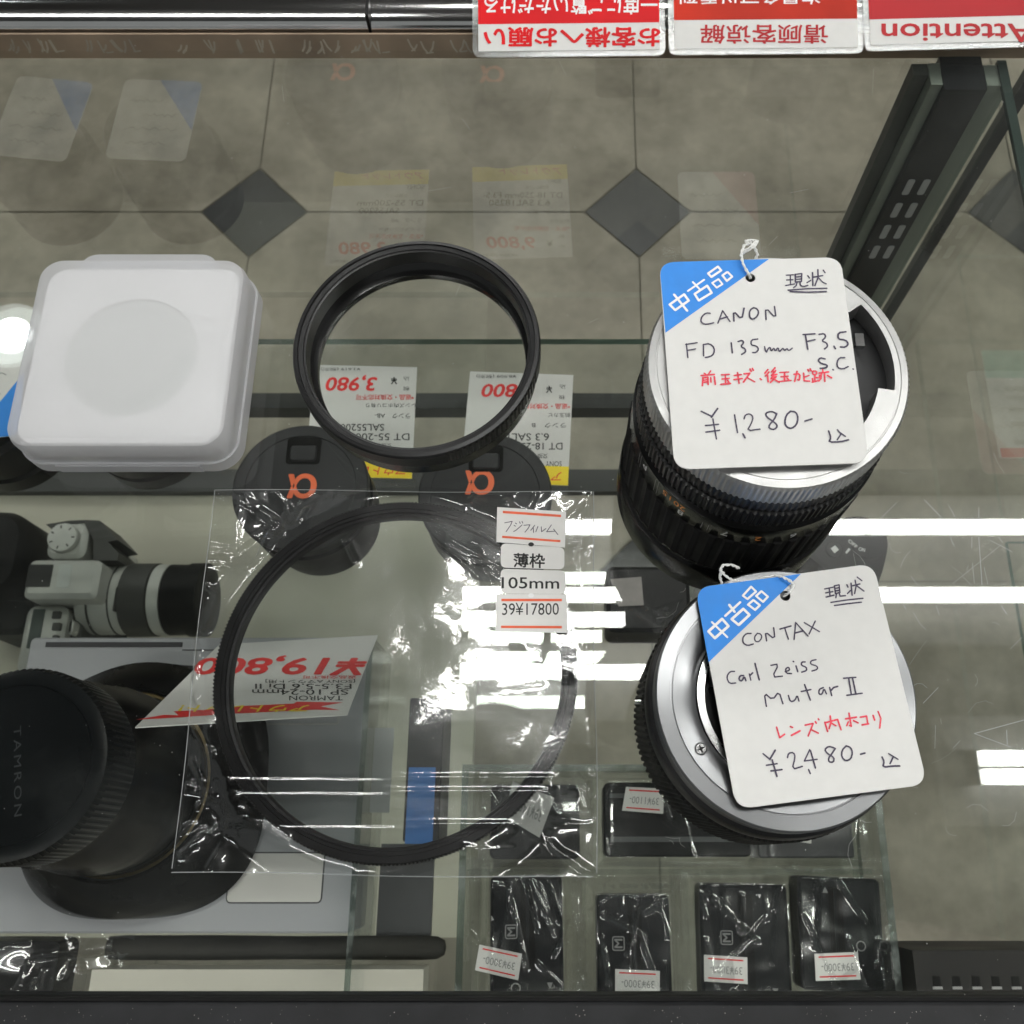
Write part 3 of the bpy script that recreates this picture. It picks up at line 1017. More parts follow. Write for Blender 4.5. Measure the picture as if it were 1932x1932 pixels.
plA = Plane((0, 0, 0.0855), (0.0, 0.0, 1))
used_tag('white used tag on the tall telephoto lens, priced 1,280 yen', plA,
         [CA(78, 104), CA(1600, 60), CB(1842, 948), CB(205, 1003)], CA(843, 233), 0.00125,
         [CA(78, 104), CA(1000, 76), CA(130, 695)], [(CA, KANJI_A, 0.00056)], [(CA, HAND_A), (CB, HAND_B)], [(CB, RED_B)],
         [[plA.hit(*CA(843, 240), -0.0008), plA.hit(*CA(815, 180), 0.0010), plA.hit(*CA(778, 110), 0.0016), plA.hit(*CA(765, 40), 0.0012), plA.hit(*CA(790, -40), 0.001), plA.hit(*CA(850, -60), 0.0012), plA.hit(*CA(880, -20), 0.001), plA.hit(*CA(905, 40), -0.0002), plA.hit(*CA(880, 90), -0.0012)],
          [plA.hit(*CA(765, 30), 0.0012), plA.hit(*CA(830, 0), 0.0022), plA.hit(*CA(880, -40), 0.0018), plA.hit(*CA(900, -70), 0.0008), plA.hit(*CA(850, -85), 0.0004), plA.hit(*CA(800, -70), 0.0008)],
          [plA.hit(*CA(890, -70), 0.001), plA.hit(*CA(840, -20), 0.0028), plA.hit(*CA(790, 10), 0.0016)]])

# ------------------------------------------------------------------ teleconverter
MC = (0.0567, 0.0385, 0.0)
tele = thing('teleconverter', MC, 'short ribbed black teleconverter with wide polished steel mount under its tag', 'teleconverter')
m = MB()
rows = 15


def helix(r, z, t, i):
    if r < 0.0342:
        return r
    ph = (i / 720 * 120 + (z - 0.004) * 420) % 1
    return r - (0.0006 if ph > 0.5 else 0.0)


m.lathe([(0.0315, 0.0003), (0.0330, 0.0012), (0.0330, 0.003), (0.0340, 0.0036)] + [(0.0347, 0.004 + 0.030 * k / rows) for k in range(rows + 1)] + [(0.0339, 0.0346)], MC, 720, mod=helix)
m.build('grip', RUBBER, tele, 25)
m = MB()
m.lathe([(0.0336, 0.0346), (0.0341, 0.035), (0.0341, 0.0405), (0.0336, 0.0418), (0.0326, 0.0425)], MC, 120)
m.build('barrel', BLACKM, tele, 30)
m = MB()
m.lathe([(0.0322, 0.0425), (0.0327, 0.0428), (0.0327, 0.0493), (0.0322, 0.05), (0.0288, 0.05), (0.0287, 0.0494), (0.0284, 0.0494), (0.0283, 0.0499), (0.0262, 0.0496), (0.0240, 0.0489), (0.0226, 0.0478), (0.0222, 0.0474)], MC, 160)
m.f = m.f[:-2]; m.m = m.m[:-2]
mount = m.build('mount_ring', TURNED, tele, 25)


def bay(r, z, t, i):
    d = math.degrees(t) % 360
    if r < 0.0203:
        for a in (20, 140, 232):
            if abs((d - a + 180) % 360 - 180) < 16:
                return 0.0212
    return r


m = MB()
m.lathe([(0.0221, 0.0470), (0.0219, 0.0484), (0.0206, 0.0484), (0.0204, 0.0478), (0.0200, 0.0478), (0.0196, 0.0466), (0.0196, 0.0425)], MC, 160, mod=bay)
m.f = m.f[:-2]; m.m = m.m[:-2]
m.build('bayonet_ring', STEEL, tele, 25)
m = MB()
m.lathe([(0.0224, 0.0424), (0.0130, 0.0350), (0.001, 0.0345)], MC, 64)
m.f = m.f[:-2]; m.m = m.m[:-2]
m.build('inner_barrel', DEEP, tele, 30)
sp = P(1322, 1413, 0.0498)
m = MB()
m.lathe([(0.0003, 0.0003), (0.0012, 0.0003), (0.00145, 0.0), (0.0016, -0.0003)], (sp[0], sp[1], 0.0499), 24)
for a in (0.4, 0.4 + math.pi / 2):
    d = np.array((math.cos(a), math.sin(a), 0)) * 0.0008
    m.stroke([sp - d + (0, 0, 0.00045), sp + d + (0, 0, 0.00045)], (0, 0, 1), 0.00035, 1)
m.build('screw', [STEEL, DEEP], mount, 30)
lp = P(1345, 1280, 0.0455)
m = MB()
m.box(lp[0] - 0.0011, lp[0] + 0.0011, lp[1] - 0.0022, lp[1] + 0.0022, 0.040, 0.0462)
m.build('coupling_lever', STEEL, tele, 0)
m = MB()
m.tube([(MC[0] - 0.0335, MC[1] + 0.0015, 0.031), (MC[0] - 0.0363, MC[1] + 0.0015, 0.031)], 0.0009, 14)
m.build('release_pin', STEEL, tele, 40)
plC = Plane((0, 0, 0.0525), (0.0, 0.0, 1))
used_tag('white used tag on the short teleconverter, priced 2,480 yen', plC,
         [CC(52, 268), CC(1770, 34), CD(1908, 1180), CD(230, 1398)], CC(920, 345), 0.00135,
         [CC(52, 268), CC(1072, 133), CC(180, 988)], [(CC, KANJI_C, 0.00062)], [(CC, HAND_C), (CD, HAND_D)], [(CD, RED_D)],
         [[plC.hit(*CC(905, 350), -0.0008), plC.hit(*CC(960, 310), 0.0010), plC.hit(*CC(1005, 245), 0.0012), plC.hit(*CC(970, 205), 0.0015), plC.hit(*CC(890, 160), 0.0012), plC.hit(*CC(820, 155), -0.0006), plC.hit(*CC(640, 190), -0.0012)],
          [plC.hit(*CC(470, 80), -0.001), plC.hit(*CC(400, 45), 0.001), plC.hit(*CC(320, 50), 0.0018), plC.hit(*CC(295, 95), 0.0022), plC.hit(*CC(340, 150), 0.001), plC.hit(*CC(400, 190), -0.0006), plC.hit(*CC(470, 210), -0.0013)],
          [plC.hit(*CC(300, 110), 0.0016), plC.hit(*CC(290, 170), 0.0006), plC.hit(*CC(310, 230), -0.001)]])

# scrap of cellophane caught behind the teleconverter
m = MB()
pts = [crop(1150, 1000, 6.44)(*p) for p in ((990, 1385), (1400, 1265), (1385, 1310), (1240, 1500), (1075, 1780), (1010, 1690))]
base = [P(u, v, 0.002 + 0.012 * k) for (u, v), k in zip(pts, (0.6, 1, 0.9, 0.4, 0.1, 0.2))]
cen = sum(base) / len(base)
ring = []
for a, b in zip(base, base[1:] + base[:1]):
    for k in range(5):
        q = a + (b - a) * k / 5
        ring.append(q)
for k in range(4):
    f0, f1 = k / 4, (k + 1) / 4
    n = len(ring)
    A = [cen + (q - cen) * (1 - f0) + np.array((0, 0, 0.0012 * noise.noise(Vector(q * 700 + f0 * 9)))) for q in ring]
    B = [cen + (q - cen) * (1 - f1 * 0.999) + np.array((0, 0, 0.0012 * noise.noise(Vector(q * 700 + f1 * 9)))) for q in ring]
    m.loops([A, B], 0, False, False)
tag(m.build('plastic_scrap', FILM2, None, 60, loc=cen), 'small crumpled scrap of clear cellophane beside the teleconverter', 'plastic scrap')

# ------------------------------------------------------------------ milky filter case
X0, X1, Y0, Y1, HT = -0.1745, -0.1040, 0.1197, 0.1902, 0.019
fc = thing('filter_case', ((X0 + X1) / 2, (Y0 + Y1) / 2, 0), 'square milky plastic filter case with rounded corners and hinge tab', 'filter case')
MILK = frosted('milky_plastic', (0.72, 0.722, 0.74), 0.56, 0.38, 0.3)
shape = arc_rect(X0, X1, Y0, Y1, 0.0085, 8)
m = MB()
m.rprism(shape, [(-0.001, 0.0002), (0.0003, 0.0010), (0.0003, 0.0068), (-0.001, 0.0068)], cap1=False)
m.build('case_base', MILK, fc, 35)
m = MB()
m.rprism(shape, [(-0.0004, 0.0048), (-0.0006, HT - 0.0035), (-0.0013, HT - 0.0012), (-0.0032, HT)], cap0=False)
m.build('case_lid', MILK, fc, 35)
m = MB()
xm = (X0 + X1) / 2
tabf = arc_rect(xm - 0.0235, xm + 0.0235, Y1 - 0.010, Y1 + 0.0035, 0.006, 6)
m.rprism(tabf, [(-0.0004, 0.0105), (0, 0.011), (0, 0.0145), (-0.0006, 0.0152)])
m.build('hinge_tab', MILK, fc, 35)
m = MB()
m.box(X0 + 0.012, X1 - 0.012, Y0 - 0.0008, Y0 + 0.0004, 0.0015, 0.0062)
m.build('latch', MILK, fc, 0)
FOAM = pbr('white_liner', (0.83, 0.815, 0.80), 0.7, 0, 60, 0.02)
m = MB()
ins = arc_rect(X0 + 0.0032, X1 - 0.0032, Y0 + 0.0032, Y1 - 0.0032, 0.006, 6)
cc = ((X0 + X1) / 2, (Y0 + Y1) / 2 - 0.001)
hl = [(cc[0] + 0.0215 * math.cos(2 * math.pi * i / 64), cc[1] + 0.0215 * math.sin(2 * math.pi * i / 64)) for i in range(64)]
mm = sheet([np.array((x, y, HT - 0.0035)) for (x, y) in ins(0)], (0, 0, 1), 0.003, [np.array((x, y, HT - 0.0035)) for (x, y) in hl])
m.v, m.f, m.m = mm.v, mm.f, mm.m
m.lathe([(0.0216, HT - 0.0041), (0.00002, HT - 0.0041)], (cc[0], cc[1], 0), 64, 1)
m.f = m.f[:-2]; m.m = m.m[:-2]
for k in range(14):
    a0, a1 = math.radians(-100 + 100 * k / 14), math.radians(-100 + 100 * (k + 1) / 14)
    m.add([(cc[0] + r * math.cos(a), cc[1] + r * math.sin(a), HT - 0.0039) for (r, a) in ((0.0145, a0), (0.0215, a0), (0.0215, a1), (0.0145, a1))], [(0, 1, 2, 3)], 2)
m.box(X0 + 0.0045, X1 - 0.0045, Y0 + 0.0045, Y1 - 0.0045, 0.002, 0.009)
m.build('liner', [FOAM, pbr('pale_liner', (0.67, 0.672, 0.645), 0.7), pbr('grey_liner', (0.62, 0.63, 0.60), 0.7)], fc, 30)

# ------------------------------------------------------------------ thick stacked filter ring
rc = np.mean([P(553, 655, .016), P(1018, 655, .016)], 0)
rc2 = np.mean([P(790, 447, .016), P(790, 870, .016)], 0)
RC = (rc[0], rc2[1], 0.0)
lf = thing('lens_filter', RC, 'thick black filter ring standing free between the milky case and the tall lens', 'lens filter')
R0 = 0.0405
m = MB()


def kn1(r, z, t, i):
    d = math.degrees(t) % 360
    if r > 0.0402 and (120 < d < 175 or 285 < d < 345):
        return r - (0.00045 if i % 5 >= 3 else 0)
    return r


m.lathe([(0.0378, 0.0085), (0.0400, 0.0087), (0.0405, 0.0092), (0.0405, 0.0150), (0.0400, 0.0158), (0.0388, 0.0160), (0.0386, 0.0154), (0.0372, 0.0152), (0.0370, 0.0148), (0.0364, 0.0146), (0.0364, 0.0085)], RC, 600, mod=kn1, closed=True)
m.build('upper_ring', BLACKM, lf, 25)
m = MB()
m.lathe([(0.0385, 0.0003), (0.0392, 0.0008), (0.0392, 0.0060), (0.0387, 0.0066), (0.0378, 0.0068), (0.0378, 0.0088), (0.0366, 0.0088)] + [(0.0366 - 0.0004 * (k % 2), 0.0084 - 0.0005 * k) for k in range(9)] + [(0.0358, 0.0035), (0.0352, 0.0030), (0.0352, 0.0003)], RC, 200, closed=True)
m.build('lower_ring', pbr('gloss_black_ring', (0.008, 0.008, 0.008), 0.2, 0, 60, 0.2, spec=0.6), lf, 25)
m = MB()
m.lathe([(0.0353, 0.0022), (0.02, 0.0022), (0.001, 0.0022)], RC, 64)
m.f = m.f[:-2]; m.m = m.m[:-2]
m.build('glass_disc', LENSGLASS, lf, 0)

# ------------------------------------------------------------------ large filter in a cellophane bag
BC = (-0.0489, 0.0527, 0.0)
bf = thing('lens_filter', BC, 'large slim filter ring lying flat inside a cellophane bag', 'lens filter')
m = MB()


def kn2(r, z, t, i):
    return r - (0.00035 if (i % 4 >= 2 and r > 0.0543) else 0)


m.lathe([(0.0535, 0.0008), (0.0545, 0.0012), (0.0545, 0.0052), (0.0538, 0.0058), (0.0520, 0.0058), (0.0518, 0.0055), (0.0509, 0.0055), (0.0507, 0.0046), (0.0499, 0.0044), (0.0496, 0.0036), (0.0496, 0.0008)], BC, 1200, mod=kn2, closed=True)
m.build('filter_frame', pbr('matte_black_ring', (0.004, 0.004, 0.0042), 0.4, 0, 60, 0.2, spec=0.12), bf, 25)
m = MB()
m.lathe([(0.0502, 0.0030), (0.03, 0.0030), (0.001, 0.0030)], BC, 96)
m.f = m.f[:-2]; m.m = m.m[:-2]
m.build('glass_disc', LENSGLASS, bf, 0)


def fract(x, y, sc, seed, oct=3):
    out = np.zeros_like(x)
    for i in range(x.shape[0]):
        for j in range(x.shape[1]):
            out[i, j] = noise.fractal(Vector((x[i, j] * sc, y[i, j] * sc, seed)), 0.9, 2.0, oct)
    return out


def seg_dist(x, y, a, b):
    ax, ay = a
    bx, by = b
    dx, dy = bx - ax, by - ay
    L2 = dx * dx + dy * dy + 1e-12
    t = np.clip(((x - ax) * dx + (y - ay) * dy) / L2, 0, 1)
    return np.hypot(x - ax - t * dx, y - ay - t * dy)


def grid_sheet(x, y, z):
    n, k = x.shape
    m = MB()
    m.v = list(zip(x.ravel().tolist(), y.ravel().tolist(), z.ravel().tolist()))
    idx = np.arange(n * k).reshape(n, k)
    q = np.stack([idx[:-1, :-1], idx[:-1, 1:], idx[1:, 1:], idx[1:, :-1]], -1).reshape(-1, 4)
    m.f = [tuple(a) for a in q.tolist()]
    m.m = [0] * len(m.f)
    return m


N = 340
s_, t_ = np.meshgrid(np.linspace(0, 1, N), np.linspace(0, 1, N))
bTL, bTR, bBR, bBL = [P(*p, 0.001)[:2] for p in ((404, 925), (1118, 929), (1127, 1656), (325, 1646))]
gx = (1 - t_) * ((1 - s_) * bTL[0] + s_ * bTR[0]) + t_ * ((1 - s_) * bBL[0] + s_ * bBR[0])
gy = (1 - t_) * ((1 - s_) * bTL[1] + s_ * bTR[1]) + t_ * ((1 - s_) * bBL[1] + s_ * bBR[1])
# wavy outline
gx = gx + 0.0003 * np.sin(t_ * 9 + 1) * (np.abs(s_ - 0.5) * 2) ** 8
gy = gy + 0.0003 * np.sin(s_ * 8) * (np.abs(t_ - 0.5) * 2) ** 8
rr = np.hypot(gx - BC[0], gy - BC[1])
edge = np.minimum(np.minimum(s_, 1 - s_), np.minimum(t_, 1 - t_)) * 0.12
k = np.clip((rr - 0.0545) / 0.012, 0, 1)
z = 0.0066 * (1 - k * k * (3 - 2 * k)) + 0.0010
out_ = np.clip((rr - 0.0548) / 0.004, 0, 1)
in_ = np.clip((0.049 - rr) / 0.005, 0, 1)
z += 0.0006 * fract(gx, gy, 26, 3.1, 2) + in_ * (0.00050 * fract(gx, gy, 36, 2.2, 2) + 0.00003 * fract(gx, gy, 150, 7.7, 2)) + out_ * 0.0012 * fract(gx, gy, 52, 5.5, 3)
crs = random.Random(5)
for k in range(46):
    a_ = crs.uniform(0, 6.283)
    r0_, r1_ = crs.uniform(0.056, 0.066), crs.uniform(0.066, 0.088)
    d_ = seg_dist(gx, gy, (BC[0] + r0_ * math.cos(a_), BC[1] + r0_ * math.sin(a_)), (BC[0] + r1_ * math.cos(a_ + crs.uniform(-.12, .12)), BC[1] + r1_ * math.sin(a_ + crs.uniform(-.12, .12))))
    z += crs.uniform(0.0002, 0.0007) * np.exp(-(d_ / 0.0012) ** 2) * np.clip(edge / 0.001, 0, 1)
BGC = crop(400, 950, 2.415)
CREASE = [((85, 90), (240, 150), (360, 220)), ((210, 130), (180, 230), (178, 360)), ((55, 350), (175, 360), (355, 235)), ((355, 240), (310, 410)), ((35, 540), (130, 610)),
          ((0, 1080), (80, 1200)), ((-20, 1240), (50, 1330), (90, 1345), (20, 1400)), ((-90, 1830), (20, 1740), (120, 1690), (240, 1665), (330, 1700), (440, 1760)),
          ((-100, 1460), (900, 1468), (1880, 1470)), ((-120, 1530), (900, 1535), (1880, 1533)), ((-150, 1690), (1000, 1690), (1880, 1685)),
          ((1820, 1440), (1890, 1530)), ((1700, 1790), (1770, 1850)), ((1610, 1610), (1680, 1720)), ((1790, 1850), (1900, 1930)), ((1290, 1795), (1400, 1812), (1520, 1805)),
          ((1250, 400), (1430, 560)), ((1220, 370), (1440, 490)), ((1330, 380), (1420, 570)), ((730, 360), (770, 450)), ((1900, 100), (1830, 400), (1880, 700), (1860, 1000), (1890, 1300)),
          ((-30, 1380), (60, 1560), (0, 1600)), ((-60, 1500), (90, 1560)), ((520, 180), (500, 240)), ((1430, 760), (1560, 800), (1700, 760)), ((1530, 850), (1610, 950), (1780, 1000)), ((1640, 1640), (1760, 1660)),
          ((-20, 780), (30, 900), (0, 1000)), ((1480, 130), (1560, 260)), ((-140, 1750), (-40, 1690))]
for ln in CREASE:
    pts = [P(*BGC(*p), 0.001)[:2] for p in ln]
    d = np.minimum.reduce([seg_dist(gx, gy, a, b) for a, b in zip(pts[:-1], pts[1:])])
    amp = 0.0003 if len(ln) == 3 and abs(ln[0][1] - ln[-1][1]) < 30 else 0.0010
    z += amp * np.exp(-(d / (0.00075 if amp < 0.0005 else 0.0011)) ** 2) * np.clip(edge / 0.001, 0, 1)
z = np.maximum(z, 0.0005)
inside = rr < 0.0548
z = np.where(inside, np.maximum(z, 0.0064), z)
bag = thing('plastic_bag', (BC[0], BC[1], 0), 'clear cellophane bag around the large flat filter, four stickers on it', 'plastic bag')
grid_sheet(gx, gy, z).build('bag_film', FILM, bag, 60)
# the folded rim catches the light
rim = MB()
for (a, b) in ((gx[0], gy[0]), (gx[-1], gy[-1]), (gx[:, 0], gy[:, 0]), (gx[:, -1], gy[:, -1])):
    zz = {id(gx[0]): 0}
    rim.tube([(float(x), float(y), 0.0012) for x, y in zip(a[::6], b[::6])], 0.00013, 5)
rim.build('bag_hem', frosted('hem_plastic', (0.8, 0.82, 0.82), 0.35, 0.2), bag, 60)

CE = crop(960, 1000, 6.9)
plS = HZ(0.0086)


def pq(pl, cr, pts, lift=0.0):
    return [pl.hit(*cr(*p), lift) for p in pts]


def sticker(quad, r, bars, texts, hand=None, notch=None, lift=0.0):
    m = sheet(round_poly(pq(plS, CE, quad, lift), r) if r else pq(plS, CE, quad, lift), (0, 0, 1), 0.0001)
    o = m.build('sticker', STICKER, bag, 0)
    m = MB()
    for (a, b, w) in bars:
        m.add(pq(plS, CE, [(a[0], a[1] - w), (b[0], b[1] - w), (b[0], b[1] + w), (a[0], a[1] + w)], lift + 0.00005), [(0, 1, 2, 3)])
    if bars:
        m.build('red_bar', ORANGE, o, 0)
    m = MB()
    for (s, q, bold) in texts:
        put_text(m, s, pq(plS, CE, q, lift + 0.00006), 0, bold)
    if hand:
        for l in hand:
            m.stroke([plS.hit(*CE(*p), lift + 0.00006) for p in l], (0, 0, 1), 0.00024)
    m.build('lettering', BLACKINK if not hand else INK, o, 0)
    for (c, mt) in notch or ():
        p = plS.hit(*CE(*c), lift + 0.00006)
        m = MB()
        m.add([p + np.array((0.0009 * math.cos(a), 0.0007 * math.sin(a), 0)) for a in [i * math.pi / 6 for i in range(12)]], [tuple(range(12))])
        m.build('punched_notch', mt, o, 0)
    return o


sticker([(238, 98), (1188, 162), (1172, 655), (225, 580)], 0, [((315, 165), (1118, 220), 17), ((305, 508), (1110, 568), 15)], [],
        [[(340, 315), (445, 295), (420, 350), (360, 438)], [(488, 318), (505, 330)], [(470, 350), (490, 362)], [(465, 435), (500, 415), (580, 345)], [(545, 300), (555, 325)], [(580, 295), (590, 320)],
         [(605, 350), (690, 342), (665, 390), (620, 445)], [(755, 350), (700, 420)], [(735, 385), (740, 450)], [(800, 365), (770, 440)], [(845, 370), (850, 440), (910, 395)], [(985, 345), (920, 440), (1040, 430)], [(1015, 400), (1075, 478)]],
        [((705, 612), BLACKINK)], 0.0003)
sticker([(290, 595), (1165, 655), (1165, 958), (285, 932)], 0.0016, [], [('薄枠', [(465, 733), (892, 745), (890, 938), (465, 925)], 0.022)], None, None, 0.0001)
sticker([(285, 948), (1180, 975), (1182, 1298), (285, 1290)], 0.0016, [], [('105mm', [(300, 1065), (1092, 1070), (1090, 1225), (300, 1218)], 0.012)], None, None, 0.0002)
sticker([(220, 1295), (1200, 1300), (1205, 1835), (215, 1815)], 0, [((295, 1380), (1130, 1380), 17), ((290, 1750), (1130, 1755), 17)],
        [('39¥17800', [(305, 1420), (1088, 1415), (1088, 1585), (305, 1588)], 0.0)], None, [((705, 1318), WHITEPRINT)], 0.0003)

# ------------------------------------------------------------------ laminated notices over the rear rail (read from the far side)
plN = Plane(at(900, 107, 0.40) * 0 + P(900, 107, 0.0035), (0, -0.30, 1))
SGA, SGB, SGC = crop(940, 0, 3.45), crop(1480, 0, 3.401), crop(1300, 0, 2.583)
q = 1932 / 2048
NOTICE = [('laminated Japanese notice, white and red, leftmost on the rear rail', (892, 108), (1256, 104), 60 / 1, [('お客様へお願い', 'r'), ('一度にご覧いただける', 'w')]),
          ('laminated Chinese notice between the Japanese and the English ones', (1262, 103), (1630, 100), 0, []),
          ('laminated English notice headed Attention at the end of the rail', (1632, 96), (2010, 86), 0, [])]
NRED = [pbr('notice_red', (0.62, 0.012, 0.016), 0.5, 0, 25, 0.15, spec=0.12), pbr('notice_vermilion', (0.5, 0.03, 0.014), 0.5, 0, 14, 0.35, spec=0.12), pbr('notice_dull_red', (0.42, 0.03, 0.035), 0.5, 0, 20, 0.1, spec=0.12)]


def notice(i, label, bl, br, split, texts):
    """bl, br: near edge, left and right, in frame pixels; the sheet runs out over the rail."""
    A, B = plN.hit(*bl), plN.hit(*br)
    ex = (B - A) / np.linalg.norm(B - A)
    ey = np.cross(plN.n, ex)
    Wd, Hd = np.linalg.norm(B - A), 0.105
    t = thing('notice_sign', (A + B) / 2, label, 'notice sign', 'laminated notices on the rear rail')

    def pt(x, y, l=0.0):
        return A + ex * x + ey * y + plN.n * l
    m = sheet(round_poly([pt(0, 0), pt(Wd, 0), pt(Wd, Hd), pt(0, Hd)], 0.003), plN.n, 0.0006)
    m.build('laminate', LAMI, t, 0)
    b = 0.0022
    m = MB()
    m.poly([pt(b, b, 0.0001), pt(Wd - b, b, 0.0001), pt(Wd - b, Hd - b, 0.0001), pt(b, Hd - b, 0.0001)])
    m.build('printed_sheet', PAPER, t, 0)
    m = MB()
    m.poly([pt(b, split, 0.00016), pt(Wd - b, split, 0.00016), pt(Wd - b, Hd - b - 0.004, 0.00016), pt(b, Hd - b - 0.004, 0.00016)])
    m.build('red_band', NRED[i], t, 0)
    mr, mw = MB(), MB()
    for (s, colr, quad, bold) in texts:
        put_text(mr if colr == 'r' else mw, s, [plN.hit(*p, 0.00024) for p in quad], 0, bold)
    mr.build('red_lettering', NRED[0 if i == 0 else 2], t, 0)
    mw.build('white_lettering', WHITEPRINT, t, 0)
    return t


def flipq(cr, x0, x1, y0, y1):
    """Text quad for upside-down lettering inside a crop rectangle."""
    return [cr(x1, y1), cr(x0, y1), cr(x0, y0), cr(x1, y0)]


def split_at(bl, br, uv):
    A, B = plN.hit(*bl), plN.hit(*br)
    ex = (B - A) / np.linalg.norm(B - A)
    return float(np.dot(plN.hit(*uv) - A, np.cross(plN.n, ex)))


notice(0, NOTICE[0][0], (892, 108), (1256, 104), split_at((892, 108), (1256, 104), SGA(700, 162)),
       [('お客様へお願い', 'r', flipq(SGA, 98, 1308, 190, 325), 0.028), ('一度にご覧いただける', 'w', flipq(SGA, 100, 1292, -35, 98), 0.018)])
notice(1, NOTICE[1][0], (1262, 103), (1630, 100), split_at((1262, 103), (1630, 100), SGC(500, 102)),
       [('请顾客谅解', 'r', flipq(SGC, 262, 918, 128, 226), 0.014), ('一次最多可以看到', 'w', flipq(SGC, 155, 985, -62, 22), 0.01)])
notice(2, NOTICE[2][0], (1632, 96), (2010, 86), split_at((1632, 96), (2010, 86), SGC(1500, 92)),
       [('Attention', 'r', flipq(SGC, 1198, 1985, 122, 216), 0.02)])

# ------------------------------------------------------------------ things on the glass shelf
GREYPL = pbr('grey_cap_plastic', (0.032, 0.033, 0.035), 0.5, 0, 40, 0.15, 0.3, 1500, spec=0.25)
ALPHA = pbr('orange_emblem', (0.80, 0.16, 0.06), 0.5)


def capped_lens(label, uv, R, zt, emblem):
    c = P(*uv, zt)
    c = (c[0], c[1], 0)
    t = thing('camera_lens', (c[0], c[1], ZS), label, 'camera lens', 'capped lenses standing on the glass shelf')
    h = zt - ZS
    m = MB()
    m.lathe([(R * 0.86, 0.0014), (R * 0.9, 0.002), (R * 0.9, h * 0.35), (R * 0.98, h * 0.37), (R * 0.98, h * 0.7), (R * 0.94, h * 0.72), (R * 0.98, h - 0.006), (R * 0.96, h - 0.0045)], (c[0], c[1], ZS), 120,
            mod=lambda r, z, tt, i: r - (0.0006 if (i % 4 >= 2 and h * .38 < z < h * .69) else 0))
    m.build('barrel', BLACKP, t, 30)
    m = MB()
    m.lathe([(R * 0.955, h - 0.0045), (R, h - 0.004), (R, h - 0.0012), (R * 0.97, h), (R * 0.82, h), (R * 0.81, h - 0.0005), (0.001, h - 0.0005)], (c[0], c[1], ZS), 120)
    cap = m.build('lens_cap', GREYPL, t, 30)
    z1 = zt - 0.0005
    m = MB()
    m.rprism(arc_rect(c[0] - 0.0085, c[0] + 0.0085, c[1] + R * 0.36, c[1] + R * 0.80, 0.002, 4), [(0, z1 + 0.0001), (-0.0006, z1 + 0.0003)])
    m.build('pinch_tab', DEEP, cap, 30)
    m = MB()
    m.rprism(arc_rect(c[0] - 0.0066, c[0] + 0.0066, c[1] + R * 0.40, c[1] + R * 0.66, 0.0015, 4), [(0, z1 + 0.0003), (-0.0006, z1 + 0.0013)])
    m.build('pinch_tab', GREYPL, cap, 30)
    if emblem:
        m = MB()
        e = P(*emblem, z1)
        w, hh = 0.0068, 0.0062
        put_text(m, 'α', [(e[0] + w, e[1] - hh, z1 + 0.0001), (e[0] - w, e[1] - hh, z1 + 0.0001), (e[0] - w, e[1] + hh, z1 + 0.0001), (e[0] + w, e[1] + hh, z1 + 0.0001)], 0, 0.03)
        m.build('emblem', ALPHA, cap, 0)
    return t


capped_lens('capped lens with orange emblem below the left half of the thick ring', (566, 918), 0.0334, -0.145, (570, 917))
capped_lens('capped lens with orange emblem partly under the yellow edged price card', (915, 932), 0.0328, -0.145, (905, 910))

CF = crop(500, 450, 2.76)
plP = HZ(ZS + 0.0012)


def price_card(label, TLc, TRc, BRc, band, texts):
    A, B, C = [plP.hit(*CF(*p)) for p in (TLc, TRc, BRc)]
    Dp = A + (C - B)
    t = thing('price_card', (A + B + C + Dp) / 4, label, 'price card', 'price cards lying on the glass shelf')
    sheet([A, B, C, Dp], (0, 0, 1), 0.0004).build('card', PAPER, t, 0)
    m = MB()
    up = lambda p: p + np.array((0, 0, 0.00006))
    f = band
    m.poly([up(Dp + (A - Dp) * f), up(Dp), up(C), up(C + (B - C) * f)])
    m.build('yellow_band', YELLOW, t, 0)
    mk, mr = MB(), MB()
    for (s, colr, x0, x1, y0, y1, bold, sh) in texts:
        mf = MB()
        put_text(mk if colr == 'k' else mf, s, [plP.hit(*CF(*p), 0.00013) for p in ((x1, y1), (x0, y1), (x0, y0), (x1, y0))], 0, bold, sh)
        if colr == 'r':
            mf.build('price_figures' if sh and '8' in s else 'red_lettering', REDPRINT, t, 0)
    mk.build('black_lettering', BLACKINK, t, 0)


price_card('white price card reading 3,980 seen through the thick ring', (356, 772), (922, 785), (893, 1400), 0.16,
           [('3,980', 'r', 420, 700, 830, 914, 0.03, 0.2), ('¥', 'k', 778, 812, 840, 878, 0.02, 0), ('込', 'k', 845, 880, 838, 860, 0.0, 0), ('税', 'k', 845, 880, 892, 914, 0.0, 0), ('¥3,619 (税別)', 'k', 390, 610, 784, 806, 0, 0),
            ('*返品・交換対応不可', 'r', 585, 905, 936, 966, 0.012, 0), ('レンズ内ホコリ有り', 'k', 640, 912, 984, 1008, 0.005, 0), ('ランク　AB-', 'k', 690, 885, 1040, 1068, 0.005, 0),
            ('SAL55200', 'k', 500, 740, 1098, 1136, 0.01, 0), ('DT 55-200mm', 'k', 480, 880, 1150, 1188, 0.01, 0), ('交換レンズ', 'k', 640, 780, 1205, 1230, 0.005, 0), ('SONY', 'k', 760, 875, 1262, 1292, 0.005, 0), ('アウトレット', 'r', 480, 860, 1330, 1380, 0.01, 0.2)])
